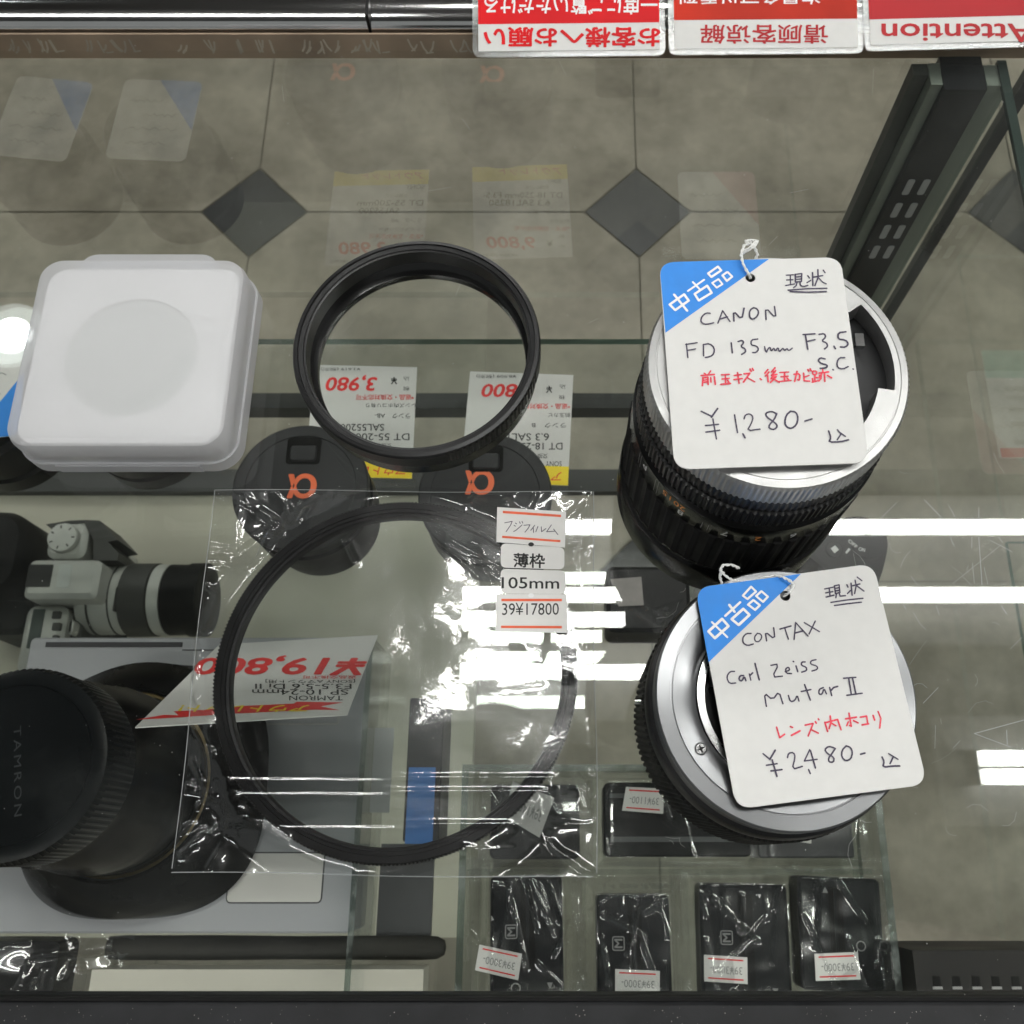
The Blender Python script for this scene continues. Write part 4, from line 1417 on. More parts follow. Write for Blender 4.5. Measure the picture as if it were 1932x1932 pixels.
price_card('white price card reading 800 with yellow end under the ring edge', (1215, 808), (1785, 828), (1755, 1438), 0.165,
           [('9,800', 'r', 1280, 1560, 868, 948, 0.03, 0.2), ('¥', 'k', 1635, 1668, 888, 926, 0.02, 0), ('込', 'k', 1708, 1742, 882, 905, 0.0, 0), ('税', 'k', 1705, 1738, 940, 962, 0.0, 0), ('¥8,909 (税別)', 'k', 1250, 1470, 822, 846, 0, 0),
            ('*返品・交換対応不可', 'r', 1440, 1768, 986, 1016, 0.012, 0), ('前玉カビ', 'k', 1645, 1768, 1038, 1062, 0.005, 0), ('ランク　B', 'k', 1555, 1745, 1093, 1120, 0.005, 0),
            ('6.3 SAL18250', 'k', 1280, 1650, 1150, 1190, 0.01, 0), ('DT 18-250mm F3.5-', 'k', 1240, 1725, 1202, 1240, 0.01, 0), ('交換レンズ', 'k', 1500, 1642, 1262, 1290, 0.005, 0), ('SONY', 'k', 1632, 1720, 1304, 1332, 0.005, 0), ('アウトレット', 'r', 1330, 1720, 1362, 1414, 0.01, 0.2)])


# two used lenses at the left, their blue-cornered tags mirrored in the rear pane
def dark_lens(label, c, R, h, z0=ZS):
    t = thing('camera_lens', (c[0], c[1], z0), label, 'camera lens', 'used black lenses at the left of the shelf')
    m = MB()
    m.lathe([(R * 0.8, 0.0003), (R, 0.001), (R, h * .18), (R * .94, h * .2), (R * .94, h * .24), (R, h * .26), (R, h * .62), (R * .9, h * .65), (R * .9, h * .95), (R * .84, h), (R * .7, h), (R * .68, h * .97), (0.001, h * .97)], (c[0], c[1], z0), 120,
            mod=lambda r, z, tt, i: r - (0.0007 if (i % 4 >= 2 and h * .27 < z < h * .6) else 0))
    m.build('barrel', pbr('shelf_lens_black', (0.004, 0.004, 0.004), 0.3, 0, 30, 0.2, spec=0.12), t, 30)
    return t


dark_lens('black used lens at the left edge under a blue cornered tag', (-0.302, 0.222), 0.032, 0.066)
dark_lens('black used lens hidden under the milky filter case', (-0.226, 0.222), 0.031, 0.066)


def small_tag(label, c, w, h, rz, colr, z):
    t = thing('price_tag', (c[0], c[1], z), label, 'price tag', 'small used tags on shelf lenses')
    R = np.array(((math.cos(rz), -math.sin(rz)), (math.sin(rz), math.cos(rz))))
    f = lambda x, y, l=0.0: np.array((*(np.array(c) + R @ np.array((x, y))), z + l))
    sheet(round_poly([f(-w, h), f(w, h), f(w, -h), f(-w, -h)], 0.004), (0, 0, 1), 0.0004).build('card', PAPER, t, 0)
    m = MB()
    m.poly(round_poly([f(w, -h, 0.0001), f(-w * 0.1, -h, 0.0001), f(w, h * 0.25, 0.0001)], [0.004, 0, 0]))
    m.build('blue_corner', colr, t, 0)
    m = MB()
    for k, (a, b) in enumerate(((-0.6, 0.4), (-0.7, 0.6), (-0.3, 0.5), (-0.7, 0.1))):
        y = h * (0.6 - 0.35 * k)
        m.stroke([f(w * (a + (b - a) * s / 12), y + 0.0012 * math.sin(s * 2.3 + k), 0.00012) for s in range(13)], (0, 0, 1), 0.0005)
    m.build('handwriting', GREYINK, t, 0)


small_tag('white tag with blue corner on the lens at the left edge', (-0.287, 0.218), 0.022, 0.0275, 0.12, BLUE, -0.132)
small_tag('white tag with blue corner under the milky case, mirrored in the pane', (-0.224, 0.219), 0.022, 0.0275, 0.05, BLUE, -0.132)
small_tag('pale price card behind the tall lens, mirrored in the pane', (0.098, 0.232), 0.024, 0.032, 0.0, pbr('pink_print', (0.6, 0.35, 0.35), 0.6), -0.198)

# ------------------------------------------------------------------ wide zoom lens on the grey box, reversed hood
gb = thing('storage_box', (-0.171, 0.035, ZS), 'flat grey metal box with white label recesses under the big zoom lens', 'storage box')
ZB = -0.165
GREYM = pbr('grey_enamel', (0.37, 0.38, 0.40), 0.42, 0.1, 12, 0.06)
m = MB()
m.rprism(arc_rect(-0.256, -0.0915, -0.0305, 0.1010, 0.0025, 4), [(-0.0008, ZS + 0.0003), (0, ZS + 0.001), (0, ZB - 0.001), (-0.0009, ZB)])
m.build('box_body', GREYM, gb, 30)
DARKSLOT = pbr('dark_slot', (0.035, 0.036, 0.04), 0.5)
m = MB()
a, b = P(85, 1226, ZB), P(345, 1213, ZB)
m.box(a[0], b[0], 0.0962, 0.0986, ZB - 0.001, ZB + 0.0004)
m.build('slot', DARKSLOT, gb, 0)
m = MB()
a, b = P(345, 1222, ZB), P(640, 1215, ZB)
m.box(a[0], b[0], 0.0945, 0.0950, ZB - 0.001, ZB + 0.0003)
m.build('slot', DARKSLOT, gb, 0)
for (u0, v0, u1, v1) in ((428, 1610, 612, 1702), (296, 1662, 362, 1710)):
    a, b = P(u0, v1, ZB), P(u1, v0, ZB)
    m = MB()
    fn = arc_rect(a[0], b[0], a[1], b[1], 0.0016, 4)
    m.rprism(fn, [(0.0006, ZB + 0.0001), (0.0005, ZB + 0.0004), (0.0, ZB + 0.0004)], mis=[0, 0], cap0=False, cap1=False)
    m.rprism(fn, [(0.0001, ZB + 0.00015), (0.0, ZB + 0.0003)], mis=[1])
    m.build('label_window', [DARKSLOT, pbr('cream_label', (0.66, 0.65, 0.62), 0.6, 0, 60, 0.03)], gb, 0)
m = MB()
a, b = P(484, 1366, ZB), P(640, 1335, ZB)
fn = arc_rect(a[0], b[0], a[1], b[1], 0.001, 4)
m.rprism(fn, [(0.0004, ZB + 0.0001), (0.0003, ZB + 0.0004), (-0.0002, ZB + 0.0004), (-0.0003, ZB + 0.0001)], cap0=False, cap1=False)
m.build('slot', pbr('slot_trim', (0.42, 0.42, 0.40), 0.5), gb, 0)
for uv in ((510, 1520), (455, 1545)):
    p = P(*uv, ZB)
    m = MB()
    m.box(p[0] - 0.0014, p[0] + 0.0014, p[1] - 0.006, p[1] + 0.006, ZB - 0.0005, ZB + 0.0005)
    m.build('clip', pbr('light_clip', (0.42, 0.43, 0.43), 0.5), gb, 0)

ZC1 = -0.048
zc = P(20, 1452, ZC1)
ZL = (zc[0], zc[1] + 0.002, ZB)
zl = thing('camera_lens', (ZL[0], ZL[1], ZB), 'big black wide zoom lens with reversed petal hood standing on the grey box', 'camera lens')
H1 = ZC1 - ZB
m = MB()
m.lathe([(0.035, 0.0003), (0.0375, 0.001), (0.0385, 0.004), (0.0385, 0.030), (0.0372, 0.031), (0.0372, 0.056), (0.0362, 0.058), (0.0362, 0.062), (0.0352, 0.064), (0.0345, 0.085), (0.033, 0.088), (0.0322, H1 - 0.022)], ZL, 240,
        mod=lambda r, z, tt, i: r - (0.0007 if (i % 6 >= 3 and .0315 < z < .0555) else 0))
m.build('barrel', pbr('zoom_black', (0.004, 0.004, 0.0042), 0.22, 0, 40, 0.2, spec=0.16), zl, 30)
m = MB()
m.lathe([(0.0383, 0.0302), (0.0388, 0.0304), (0.0388, 0.0308), (0.0374, 0.0309)], ZL, 160)
m.f = m.f[:-2]; m.m = m.m[:-2]
m.build('gold_ring', pbr('gold_trim', (0.25, 0.19, 0.085), 0.35, 0.8), zl, 40)
m = MB()


def hood(r, z, t, i):
    d = t + 0.75
    w = 0.5 + 0.5 * math.cos(4 * d)
    if z < 0.012:
        return r * (0.93 + 0.10 * w)
    return r


m.lathe([(0.0575, 0.004), (0.0597, 0.0045), (0.0545, 0.018), (0.0450, 0.028), (0.0405, 0.033), (0.0392, 0.033), (0.0430, 0.027), (0.0525, 0.018), (0.0575, 0.004)], ZL, 192, mod=hood)
m.f = [f for f in m.f if len(f) == 4]
m.m = m.m[:len(m.f)]
m.build('lens_hood', pbr('hood_black', (0.004, 0.004, 0.004), 0.25, 0, 30, 0.2, spec=0.12), zl, 40)
m = MB()
m.lathe([(0.0316, H1 - 0.0222), (0.0335, H1 - 0.021), (0.0335, H1 - 0.003), (0.0322, H1 - 0.0006), (0.0300, H1), (0.0272, H1), (0.0268, H1 - 0.0006), (0.001, H1 - 0.0006)], ZL, 360,
        mod=lambda r, z, tt, i: r - (0.0006 if (i % 4 >= 2 and H1 - .0205 < z < H1 - .0025) else 0))
rcap = m.build('rear_cap', pbr('cap_black', (0.005, 0.006, 0.007), 0.28, 0, 30, 0.15, 0.1, 1500, spec=0.12), zl, 25)
m = MB()
zt = ZC1 - 0.0004
cxx, cyy = ZL[0] + 0.0035, ZL[1]
put_text(m, 'TAMRON', [(cxx - 0.003, cyy + 0.013, zt), (cxx + 0.003, cyy - 0.017, zt), (cxx + 0.0005, cyy - 0.0175, zt), (cxx - 0.0055, cyy + 0.0125, zt)], 0, 0.0, spacing=1.3)
m.build('embossed_lettering', pbr('cap_emboss', (0.03, 0.034, 0.038), 0.35), rcap, 0)
for d in (345, 352, 5, 20, 28, 42, -62):
    m = MB()
    t0 = math.radians(-d)
    r_, w_ = 0.03865, 0.012 + 0.02 * ((d * 7) % 3) / 3
    m.add([(ZL[0] + r_ * math.cos(t0 + s), ZL[1] + r_ * math.sin(t0 + s), ZB + z_) for (s, z_) in ((0, .0255), (w_ * 2, .0255), (w_ * 2, .028), (0, .028))], [(0, 1, 2, 3)])
    m.build('scale_mark', GREYINK, zl, 0)

# leaning outlet price card with red burst
CG = crop(430, 1280, 4.11)
c_bl, c_br = at(255, 1372, 0.335), at(655, 1348, 0.335)
c_tr = at(713, 1198, 0.448)
nrm = np.cross(c_br - c_bl, c_tr - c_br)
plT = Plane(c_bl, nrm)
c_tl = c_bl + (c_tr - c_br)
t = thing('price_card', (c_bl + c_br + c_tr + c_tl) / 4, 'leaning outlet price card with red burst beside the big zoom lens', 'price card')
sheet([c_tl, c_tr, c_br, c_bl], plT.n, 0.0004).build('card', PAPER, t, 0)


def tq(x0, x1, y0, y1, l=0.00016):
    return [plT.hit(*CG(*p), l) for p in ((x1, y1), (x0, y1), (x0, y0), (x1, y0))]


m = MB()
m.poly([plT.hit(*CG(*p), 0.00008) for p in ((1055, 513), (870, 545), (1030, 577), (820, 572), (165, 605), (-360, 640), (-650, 655), (-420, 615), (-300, 618), (-340, 585), (-100, 575), (165, 545), (650, 522), (670, 507))])
m.build('red_burst', REDPRINT, t, 0)
mk, mr, my = MB(), MB(), MB()
put_text(mk, 'TAMRON', tq(610, 1050, 458, 496), 0, 0.005)
put_text(mk, 'SP 10-24mm', tq(305, 1095, 406, 450), 0, 0.005)
put_text(mk, 'F3.5-5.6 Di II', tq(330, 1122, 360, 402), 0, 0.005)
put_text(mk, '[SONY Aマウント用]', tq(415, 1152, 322, 354), 0, 0.002)
put_text(mr, '返品交換不可', tq(720, 1162, 292, 318), 0, 0.005)
put_text(mr, '¥19,800', tq(-160, 1240, 130, 285), 0, 0.03, 0.25)
put_text(my, 'アウトレット!', tq(-300, 775, 533, 590, 0.0002), 0, 0.02, 0.3)
mk.build('black_lettering', BLACKINK, t, 0)
mr.build('red_lettering', REDPRINT, t, 0)
my.build('yellow_lettering', YELLOW, t, 0)

# ------------------------------------------------------------------ silver reflex camera on the lower deck
C1 = crop(0, 950, 3.864)
SILV = pbr('silver_plastic', (0.54, 0.54, 0.51), 0.45, 0.25, 40, 0.08)
DGREY = pbr('dark_grey_plastic', (0.04, 0.04, 0.037), 0.5, 0, 30, 0.2)
cen = P(*C1(480, 900), -0.56)
sc_ = thing('digital_camera', cen, 'silver reflex camera with zoom lens lying below the filter case', 'camera')


def pxbox(name, x0, x1, y0, y1, zb, zt, mt, bev=0.001, r=0.003, par=None, crp=C1):
    a, b = P(*crp(x0, y1), zt), P(*crp(x1, y0), zt)
    m = MB()
    m.rprism(arc_rect(a[0], b[0], a[1], b[1], r, 4), [(0, zb), (0, zt - bev), (-bev, zt)])
    return m.build(name, mt, par or sc_, 35)


body = pxbox('camera_body', 150, 720, 640, 1530, -0.5595, -0.475, DGREY, 0.003, 0.006)
pxbox('grip', 95, 520, 1000, 1530, -0.558, -0.462, SILV, 0.005, 0.008)
pxbox('status_display', 200, 350, 1035, 1340, -0.464, -0.4613, pbr('lcd_dark', (0.07, 0.085, 0.08), 0.25), 0.0002, 0.001)
pxbox('dial_housing', 335, 690, 350, 640, -0.558, -0.458, SILV, 0.004, 0.008)
dc = P(*C1(478, 480), -0.452)
m = MB()
m.lathe([(0.0118, -0.458), (0.0125, -0.457), (0.0125, -0.453), (0.0117, -0.452), (0.0105, -0.4518), (0.001, -0.4518)], (dc[0], dc[1], 0), 80, mod=lambda r, z, tt, i: r - (0.0005 if i % 2 and r > .012 else 0))
dial = m.build('mode_dial', SILV, sc_, 30)
m = MB()
for k in range(7):
    a = k * 0.9
    p = np.array((dc[0] + 0.0082 * math.cos(a), dc[1] + 0.0082 * math.sin(a), -0.4517))
    m.stroke([p, p + np.array((0.0018 * math.cos(a), 0.0018 * math.sin(a), 0))], (0, 0, 1), 0.0012)
m.build('dial_mark', DGREY, dial, 0)
pxbox('prism_housing', 160, 780, 650, 950, -0.50, -0.443, SILV, 0.004, 0.005)
pxbox('hot_shoe', 190, 415, 690, 865, -0.444, -0.4425, pbr('shoe_black', (0.025, 0.025, 0.025), 0.4), 0.0004, 0.001)
pxbox('flash_cover', 425, 560, 690, 870, -0.444, -0.4424, pbr('silver_light', (0.58, 0.60, 0.58), 0.35, 0.3), 0.0003, 0.002)
pxbox('strap_lug', 770, 830, 575, 640, -0.50, -0.46, SILV, 0.002, 0.003)
bp = pxbox('shutter_button', 515, 570, 1120, 1225, -0.47, -0.4595, SILV, 0.001, 0.0028)
m = MB()
q1 = [P(*C1(*p), -0.452) for p in ((320, 360), (500, 330), (640, 325), (740, 330), (880, 480), (800, 495), (885, 580), (880, 640), (690, 640), (690, 480), (620, 345), (370, 400))]
m.loops([[(p[0], p[1], z_) for p in reversed(q1)] for z_ in (-0.50, -0.459)])
m.build('strap', DGREY, sc_, 20)
lx = [P(*C1(x, 960), -0.49)[0] for x in (690, 760, 1010, 1015, 1230, 1235, 1320, 1325, 1480, 1600)]
ly, lz = P(*C1(1000, 965), -0.492)[1], -0.492


def hcyl(name, segs, mt):
    m = MB()
    m.lathe([(r, x) for (x, r) in segs], (0, 0, 0), 72)
    m.v = [(z_, ly + y_, lz + x_) for (x_, y_, z_) in m.v]
    return m.build(name, mt, sc_, 35)


hcyl('lens_barrel', [(lx[0], 0.028), (lx[1], 0.0295), (lx[2], 0.0295), (lx[2], 0.027)], SILV)
hcyl('zoom_ring', [(lx[2], 0.028), (lx[2] + 0.001, 0.0308), (lx[4] - 0.001, 0.0308), (lx[4], 0.028)], DGREY)
hcyl('lens_barrel', [(lx[4], 0.0285), (lx[4] + .0005, 0.0298), (lx[6], 0.0298), (lx[6] + .0003, 0.028)], SILV)
hcyl('focus_ring', [(lx[6], 0.028), (lx[6] + 0.001, 0.030), (lx[8], 0.0295), (lx[8] + 0.0005, 0.031), (lx[9], 0.031), (lx[9] + 0.001, 0.028)], BLACKP)
for k, (xa, xb) in enumerate(((780, 795), (940, 950))):
    hcyl('barrel_line', [(P(*C1(xa, 960), -0.49)[0], 0.0302 if k != 2 else 0.0311), (P(*C1(xb, 960), -0.49)[0], 0.0302 if k != 2 else 0.0311)], DGREY if k != 2 else SILV)
for (x0, x1, y0, y1) in ((395, 470, 1050, 1110), (395, 470, 1140, 1200), (395, 450, 1235, 1290)):
    pxbox('body_button', x0, x1, y0, y1, -0.464, -0.4608, DGREY, 0.0003, 0.001)
pxbox('lens_switch', 865, 910, 865, 1050, -0.466, -0.4615, DGREY, 0.0005, 0.001)
# black camera body cut by the frame edge
pbx = P(-40, 1050, -0.47)
bc = thing('digital_camera', (pbx[0], pbx[1], -0.56), 'black camera lying left of the silver one, cut by the photo edge', 'camera')
m = MB()
m.rprism(arc_rect(pbx[0] - 0.055, pbx[0] + 0.037, pbx[1] - 0.036, pbx[1] + 0.042, 0.026, 8), [(-0.004, -0.5595), (0, -0.55), (0, -0.478), (-0.006, -0.468), (-0.02, -0.465)])
m.build('camera_body', BLACKP, bc, 40)
m = MB()
m.rprism(arc_rect(pbx[0] + 0.0, pbx[0] + 0.043, pbx[1] - 0.062, pbx[1] - 0.030, 0.010, 6), [(0, -0.5595), (0, -0.49), (-0.004, -0.486)])
m.build('grip', BLACKP, bc, 40)

# small black compact with switch legends right of the tall lens
CH = crop(1550, 1000, 3.864)
zk = -0.160
c = P(*CH(620, 400), zk)
cp = thing('compact_camera', (c[0], c[1], ZS), 'black compact camera with on off switch between the tall lens and the teleconverter', 'camera')
pts = [P(*CH(*p), zk) for p in ((150, 330), (330, 215), (520, 130), (640, 112), (760, 135), (850, 210), (888, 310), (870, 440), (830, 590), (780, 700), (500, 640), (360, 520))]
pts = round_poly(pts, 0.004, 4)
cc0 = sum(pts) / len(pts)
m = MB()
m.loops([[(cc0[0] + (p[0] - cc0[0]) * g, cc0[1] + (p[1] - cc0[1]) * g, z_) for p in reversed(pts)] for (g, z_) in ((0.97, ZS + 0.0003), (1, ZS + 0.002), (1, zk - 0.003), (0.97, zk - 0.0006), (0.92, zk))])
m.build('camera_body', pbr('compact_black', (0.007, 0.007, 0.0075), 0.4, 0, 30, 0.2, 0.2, 1500, spec=0.1), cp, 40)
for name, x, y, r, mt in (('power_dial', 720, 320, 0.0092, DEEP), ('shutter_button', 455, 385, 0.0042, DEEP), ('mode_button', 265, 320, 0.0038, DEEP)):
    p = P(*CH(x, y), zk)
    m = MB()
    m.lathe([(r, zk - 0.001), (r, zk + 0.0006), (r * 0.9, zk + 0.001), (0.001, zk + 0.001)], (p[0], p[1], 0), 40)
    m.build(name, mt, cp, 30)
m = MB()
plk = HZ(zk + 0.0012)
put_text(m, 'OFF', [plk.hit(*CH(*p)) for p in ((578, 300), (640, 355), (625, 375), (562, 322))], 0, 0.03)
put_text(m, 'ON', [plk.hit(*CH(*p)) for p in ((650, 362), (698, 375), (692, 402), (644, 390))], 0, 0.03)
m.add([plk.hit(*CH(*p)) for p in ((430, 375), (465, 350), (495, 385), (460, 412))], [(3, 2, 1, 0)])
m.add([plk.hit(*CH(*p)) for p in ((570, 370), (585, 382), (555, 415), (542, 405))], [(3, 2, 1, 0)])
m.add([plk.hit(*CH(*p)) for p in ((250, 305), (285, 315), (275, 345), (240, 330))], [(3, 2, 1, 0)])
m.build('switch_lettering', pbr('pale_print', (0.5, 0.5, 0.5), 0.5), cp, 0)
m = MB()
m.add([P(*CH(*p), zk + 0.0003) for p in ((200, 385), (240, 375), (440, 530), (400, 545))], [(3, 2, 1, 0)])
m.build('body_groove', DEEP, cp, 0)

# ------------------------------------------------------------------ acrylic tray with bagged batteries
TX0, TX1, TY0, TY1, TZ0, TZ1 = -0.0435, 0.1432, -0.0625, 0.040, ZS + 0.0003, ZS + 0.048
tr = thing('acrylic_tray', ((TX0 + TX1) / 2, (TY0 + TY1) / 2, ZS), 'clear acrylic tray of bagged batteries under the teleconverter', 'tray')


def slab(x0, x1, y0, y1, z0, z1):
    m = MB()
    m.box(x0, x1, y0, y1, z0, z1)
    return m


for nm, a in (('tray_floor', (TX0, TX1, TY0, TY1, TZ0, TZ0 + 0.0025)), ('tray_wall', (TX0, TX0 + 0.003, TY0, TY1, TZ0 + 0.0026, TZ1)), ('tray_wall', (TX1 - 0.003, TX1, TY0, TY1, TZ0 + 0.0026, TZ1)),
              ('tray_wall', (TX0 + 0.0031, TX1 - 0.0031, TY1 - 0.003, TY1, TZ0 + 0.0026, TZ1)), ('tray_wall', (TX0 + 0.0031, TX1 - 0.0031, TY0, TY0 + 0.003, TZ0 + 0.0026, TZ1)),
              ('tray_divider', (TX0 + 0.0031, TX1 - 0.0031, -0.0065, -0.0040, TZ0 + 0.0026, TZ1 - 0.014))):
    slab(*a).build(nm, ACRYLIC, tr, 0)
RIMM = pbr('acrylic_rim', (0.55, 0.62, 0.6), 0.08, 0, 90, 0.5, spec=0.8)
for a in ((TX0, TX0 + 0.003, TY0, TY1), (TX1 - 0.003, TX1, TY0, TY1), (TX0 + 0.0031, TX1 - 0.0031, TY1 - 0.003, TY1)):
    slab(*a, TZ1 + 0.0002, TZ1 + 0.0006).build('tray_rim', clear('rim_clear', (0.8, 0.86, 0.84), 0.22, 0.12, 0.06, 60), tr, 0)
ZT = TZ0 + 0.0026
BATM = pbr('battery_black', (0.012, 0.013, 0.015), 0.35, 0, 40, 0.15, 0.1, 1800, spec=0.12)
PALE = pbr('battery_print', (0.22, 0.22, 0.22), 0.5)


def px_sticker(parent, cr, quad, z, text, lift=0.0, name='price_sticker', bars=True):
    pl = HZ(z)
    o = sheet(pq(pl, cr, quad, lift), (0, 0, 1), 0.00015).build(name, STICKER, parent, 0)
    a, b, c, d = [np.array(p, float) for p in quad]
    lerp = lambda s, tt: tuple((a * (1 - s) + b * s) * (1 - tt) + (d * (1 - s) + c * s) * tt)
    if bars:
        m = MB()
        for tt in (0.13, 0.86):
            m.add([pl.hit(*cr(*lerp(s, w)), lift + 0.00008) for (s, w) in ((0.09, tt - 0.028), (0.91, tt - 0.028), (0.91, tt + 0.028), (0.09, tt + 0.028))], [(3, 2, 1, 0)])
        m.build('red_bar', REDPRINT, o, 0)
    if text:
        m = MB()
        put_text(m, text, [pl.hit(*cr(*lerp(s, w)), lift + 0.00009) for (s, w) in ((0.88, 0.68), (0.14, 0.68), (0.14, 0.38), (0.88, 0.38))], 0, 0.0)
        m.build('lettering', GREYINK, o, 0)
    return o


def film_patch(parent, corners, n, hfun, seed, amp=0.001, sc=70, name='bag_film', mt=None):
    """Loose wrapping: a sheet draped by hfun(x, y) with wrinkles."""
    s, tt = np.meshgrid(np.linspace(0, 1, n), np.linspace(0, 1, n))
    A, B, C, D_ = [np.array(c[:2]) for c in corners]
    x = (1 - tt) * ((1 - s) * A[0] + s * B[0]) + tt * ((1 - s) * D_[0] + s * C[0])
    y = (1 - tt) * ((1 - s) * A[1] + s * B[1]) + tt * ((1 - s) * D_[1] + s * C[1])
    z = hfun(x, y)
    z = z + amp * 1.2 * fract(x, y, sc * 0.55, seed, 2)
    rnd = random.Random(int(seed * 10))
    for k in range(20):
        px, py = rnd.uniform(x.min(), x.max()), rnd.uniform(y.min(), y.max())
        a, l = rnd.choice((rnd.uniform(1.3, 1.9), rnd.uniform(1.2, 2.0), rnd.uniform(0, 3.14))), rnd.uniform(0.010, 0.034)
        d = seg_dist(x, y, (px, py), (px + l * math.cos(a), py + l * math.sin(a)))
        z = z + amp * rnd.uniform(0.3, 0.9) * np.exp(-(d / 0.0007) ** 2)
    return grid_sheet(x, y, z).build(name, mt or FILM2, parent, 60)


CI, CJ = crop(850, 1650, 3.22), crop(1350, 1550, 2.768)
BATT = [
    ('battery', 'bagged camera battery in the tray, leftmost, crooked price sticker', (922, 1062, 1652, 1886), 0.02, (CI, [(350, 770), (625, 830), (600, 1000), (322, 935)])),
    ('battery', 'bagged camera battery second from the tray left wall, sticker at its foot', (1128, 1262, 1688, 1892), 0.0, (CI, [(1225, 928), (1512, 940), (1512, 1112), (1225, 1098)])),
    ('battery', 'bagged camera battery third in the tray, sticker low on its left side', (1328, 1482, 1668, 1894), -0.02, (CJ, [(160, 995), (400, 1010), (402, 1158), (162, 1142)])),
    ('battery', 'bagged camera battery beside the tray right wall, arrow mark facing up', (1518, 1655, 1655, 1872), -0.045, (CJ, [(772, 990), (1012, 980), (1028, 1132), (780, 1140)]))]
for bi, (nm, lab, (u0, u1, v0, v1), rz, (scr, squad)) in enumerate(BATT):
    zt = ZT + 0.0195
    a, b = P(u0, v1, zt), P(u1, v0, zt)
    cx_, cy_ = (a[0] + b[0]) / 2, (a[1] + b[1]) / 2
    w, h = (b[0] - a[0]) / 2, (b[1] - a[1]) / 2
    t = thing(nm, (cx_, cy_, ZT), lab, 'battery', 'bagged batteries in the acrylic tray')
    R = np.array(((math.cos(rz), -math.sin(rz)), (math.sin(rz), math.cos(rz))))

    def rot(mb_):
        mb_.v = [(*(np.array((cx_, cy_)) + R @ (np.array(p[:2]) - (cx_, cy_))), p[2]) for p in mb_.v]
        return mb_
    m = MB()
    m.rprism(arc_rect(cx_ - w, cx_ + w, cy_ - h, cy_ + h, 0.0025, 4), [(-0.0012, ZT + 0.0003), (0, ZT + 0.0015), (0, zt - 0.0015), (-0.0014, zt)])
    rot(m).build('battery_case', BATM, t, 35)
    m = MB()
    gx0 = cx_ + (0.0006 if bi < 3 else -0.002)
    m.box(gx0 - 0.0032, gx0 + 0.0032, cy_ - h * (0.9 if bi > 1 else 0.55), cy_ + h * 0.82, zt - 0.0005, zt + 0.00012)
    m.box(gx0 - 0.0008, gx0 + 0.0004, cy_ - h * (0.85 if bi > 1 else 0.5), cy_ + h * 0.76, zt - 0.0005, zt + 0.00035, 1)
    rot(m).build('guide_groove', [DEEP, BATM], t, 0)
    m = MB()
    zl_ = zt + 0.00012
    if bi < 3:
        e = (cx_ - w * 0.42, cy_ + h * 0.08)
        fn = arc_rect(e[0] - 0.0028, e[0] + 0.0028, e[1] - 0.003, e[1] + 0.003, 0.001, 4)
        o_, i_ = fn(0), fn(-0.0005)
        for k in range(len(o_)):
            k2 = (k + 1) % len(o_)
            m.add([(*o_[k], zl_), (*o_[k2], zl_), (*i_[k2], zl_), (*i_[k], zl_)], [(0, 1, 2, 3)])
        put_text(m, 'M', [(e[0] - 0.0017, e[1] - 0.0018, zl_), (e[0] - 0.0017, e[1] + 0.0018, zl_), (e[0] + 0.0017, e[1] + 0.0018, zl_), (e[0] + 0.0017, e[1] - 0.0018, zl_)], 0, 0.03)
        ft = (cx_ + w * 0.62, cy_ - h * 0.78)
        m.add([(ft[0] - 0.0013, ft[1] + 0.001, zl_), (ft[0], ft[1] - 0.0016, zl_), (ft[0] + 0.0013, ft[1] + 0.001, zl_)], [(0, 1, 2)])
    else:
        ft = (cx_ - w * 0.35, cy_ + h * 0.75)
        m.add([(ft[0] - 0.0013, ft[1] - 0.001, zl_), (ft[0] + 0.0013, ft[1] - 0.001, zl_), (ft[0], ft[1] + 0.0016, zl_)], [(0, 1, 2)])
    e = (cx_ + (w * 0.45 if bi == 3 else -w * 0.3), cy_ - h * (0.2 if bi == 3 else 0.82))
    ring = [(e[0] + r_ * math.cos(k), e[1] + r_ * math.sin(k), zl_) for r_ in (0.0022, 0.0017) for k in [i * math.pi / 10 for i in range(20)]]
    m.add(ring, [(k, (k + 1) % 20, 20 + (k + 1) % 20, 20 + k) for k in range(20)])
    rot(m).build('printed_marks', PALE, t, 0)
    px_sticker(t, scr, squad, zt + 0.0012, '39¥3000-')

    def hf(x, y):
        qx, qy = np.abs(x - cx_) - w, np.abs(y - cy_) - h
        d = np.maximum(qx, qy)
        kk = np.clip(d / 0.007, 0, 1)
        return ZT + 0.0003 + 0.0205 * (1 - kk * kk * (3 - 2 * kk)) + 0.0006
    gxx = 0.011
    c4 = [(cx_ - w - gxx, cy_ + h + 0.008), (cx_ + w + gxx, cy_ + h + 0.008), (cx_ + w + gxx, cy_ - h - 0.004), (cx_ - w - gxx, cy_ - h - 0.004)]
    film_patch(t, c4, 90, hf, 3.3 + bi * 5.1, 0.0021, 60)

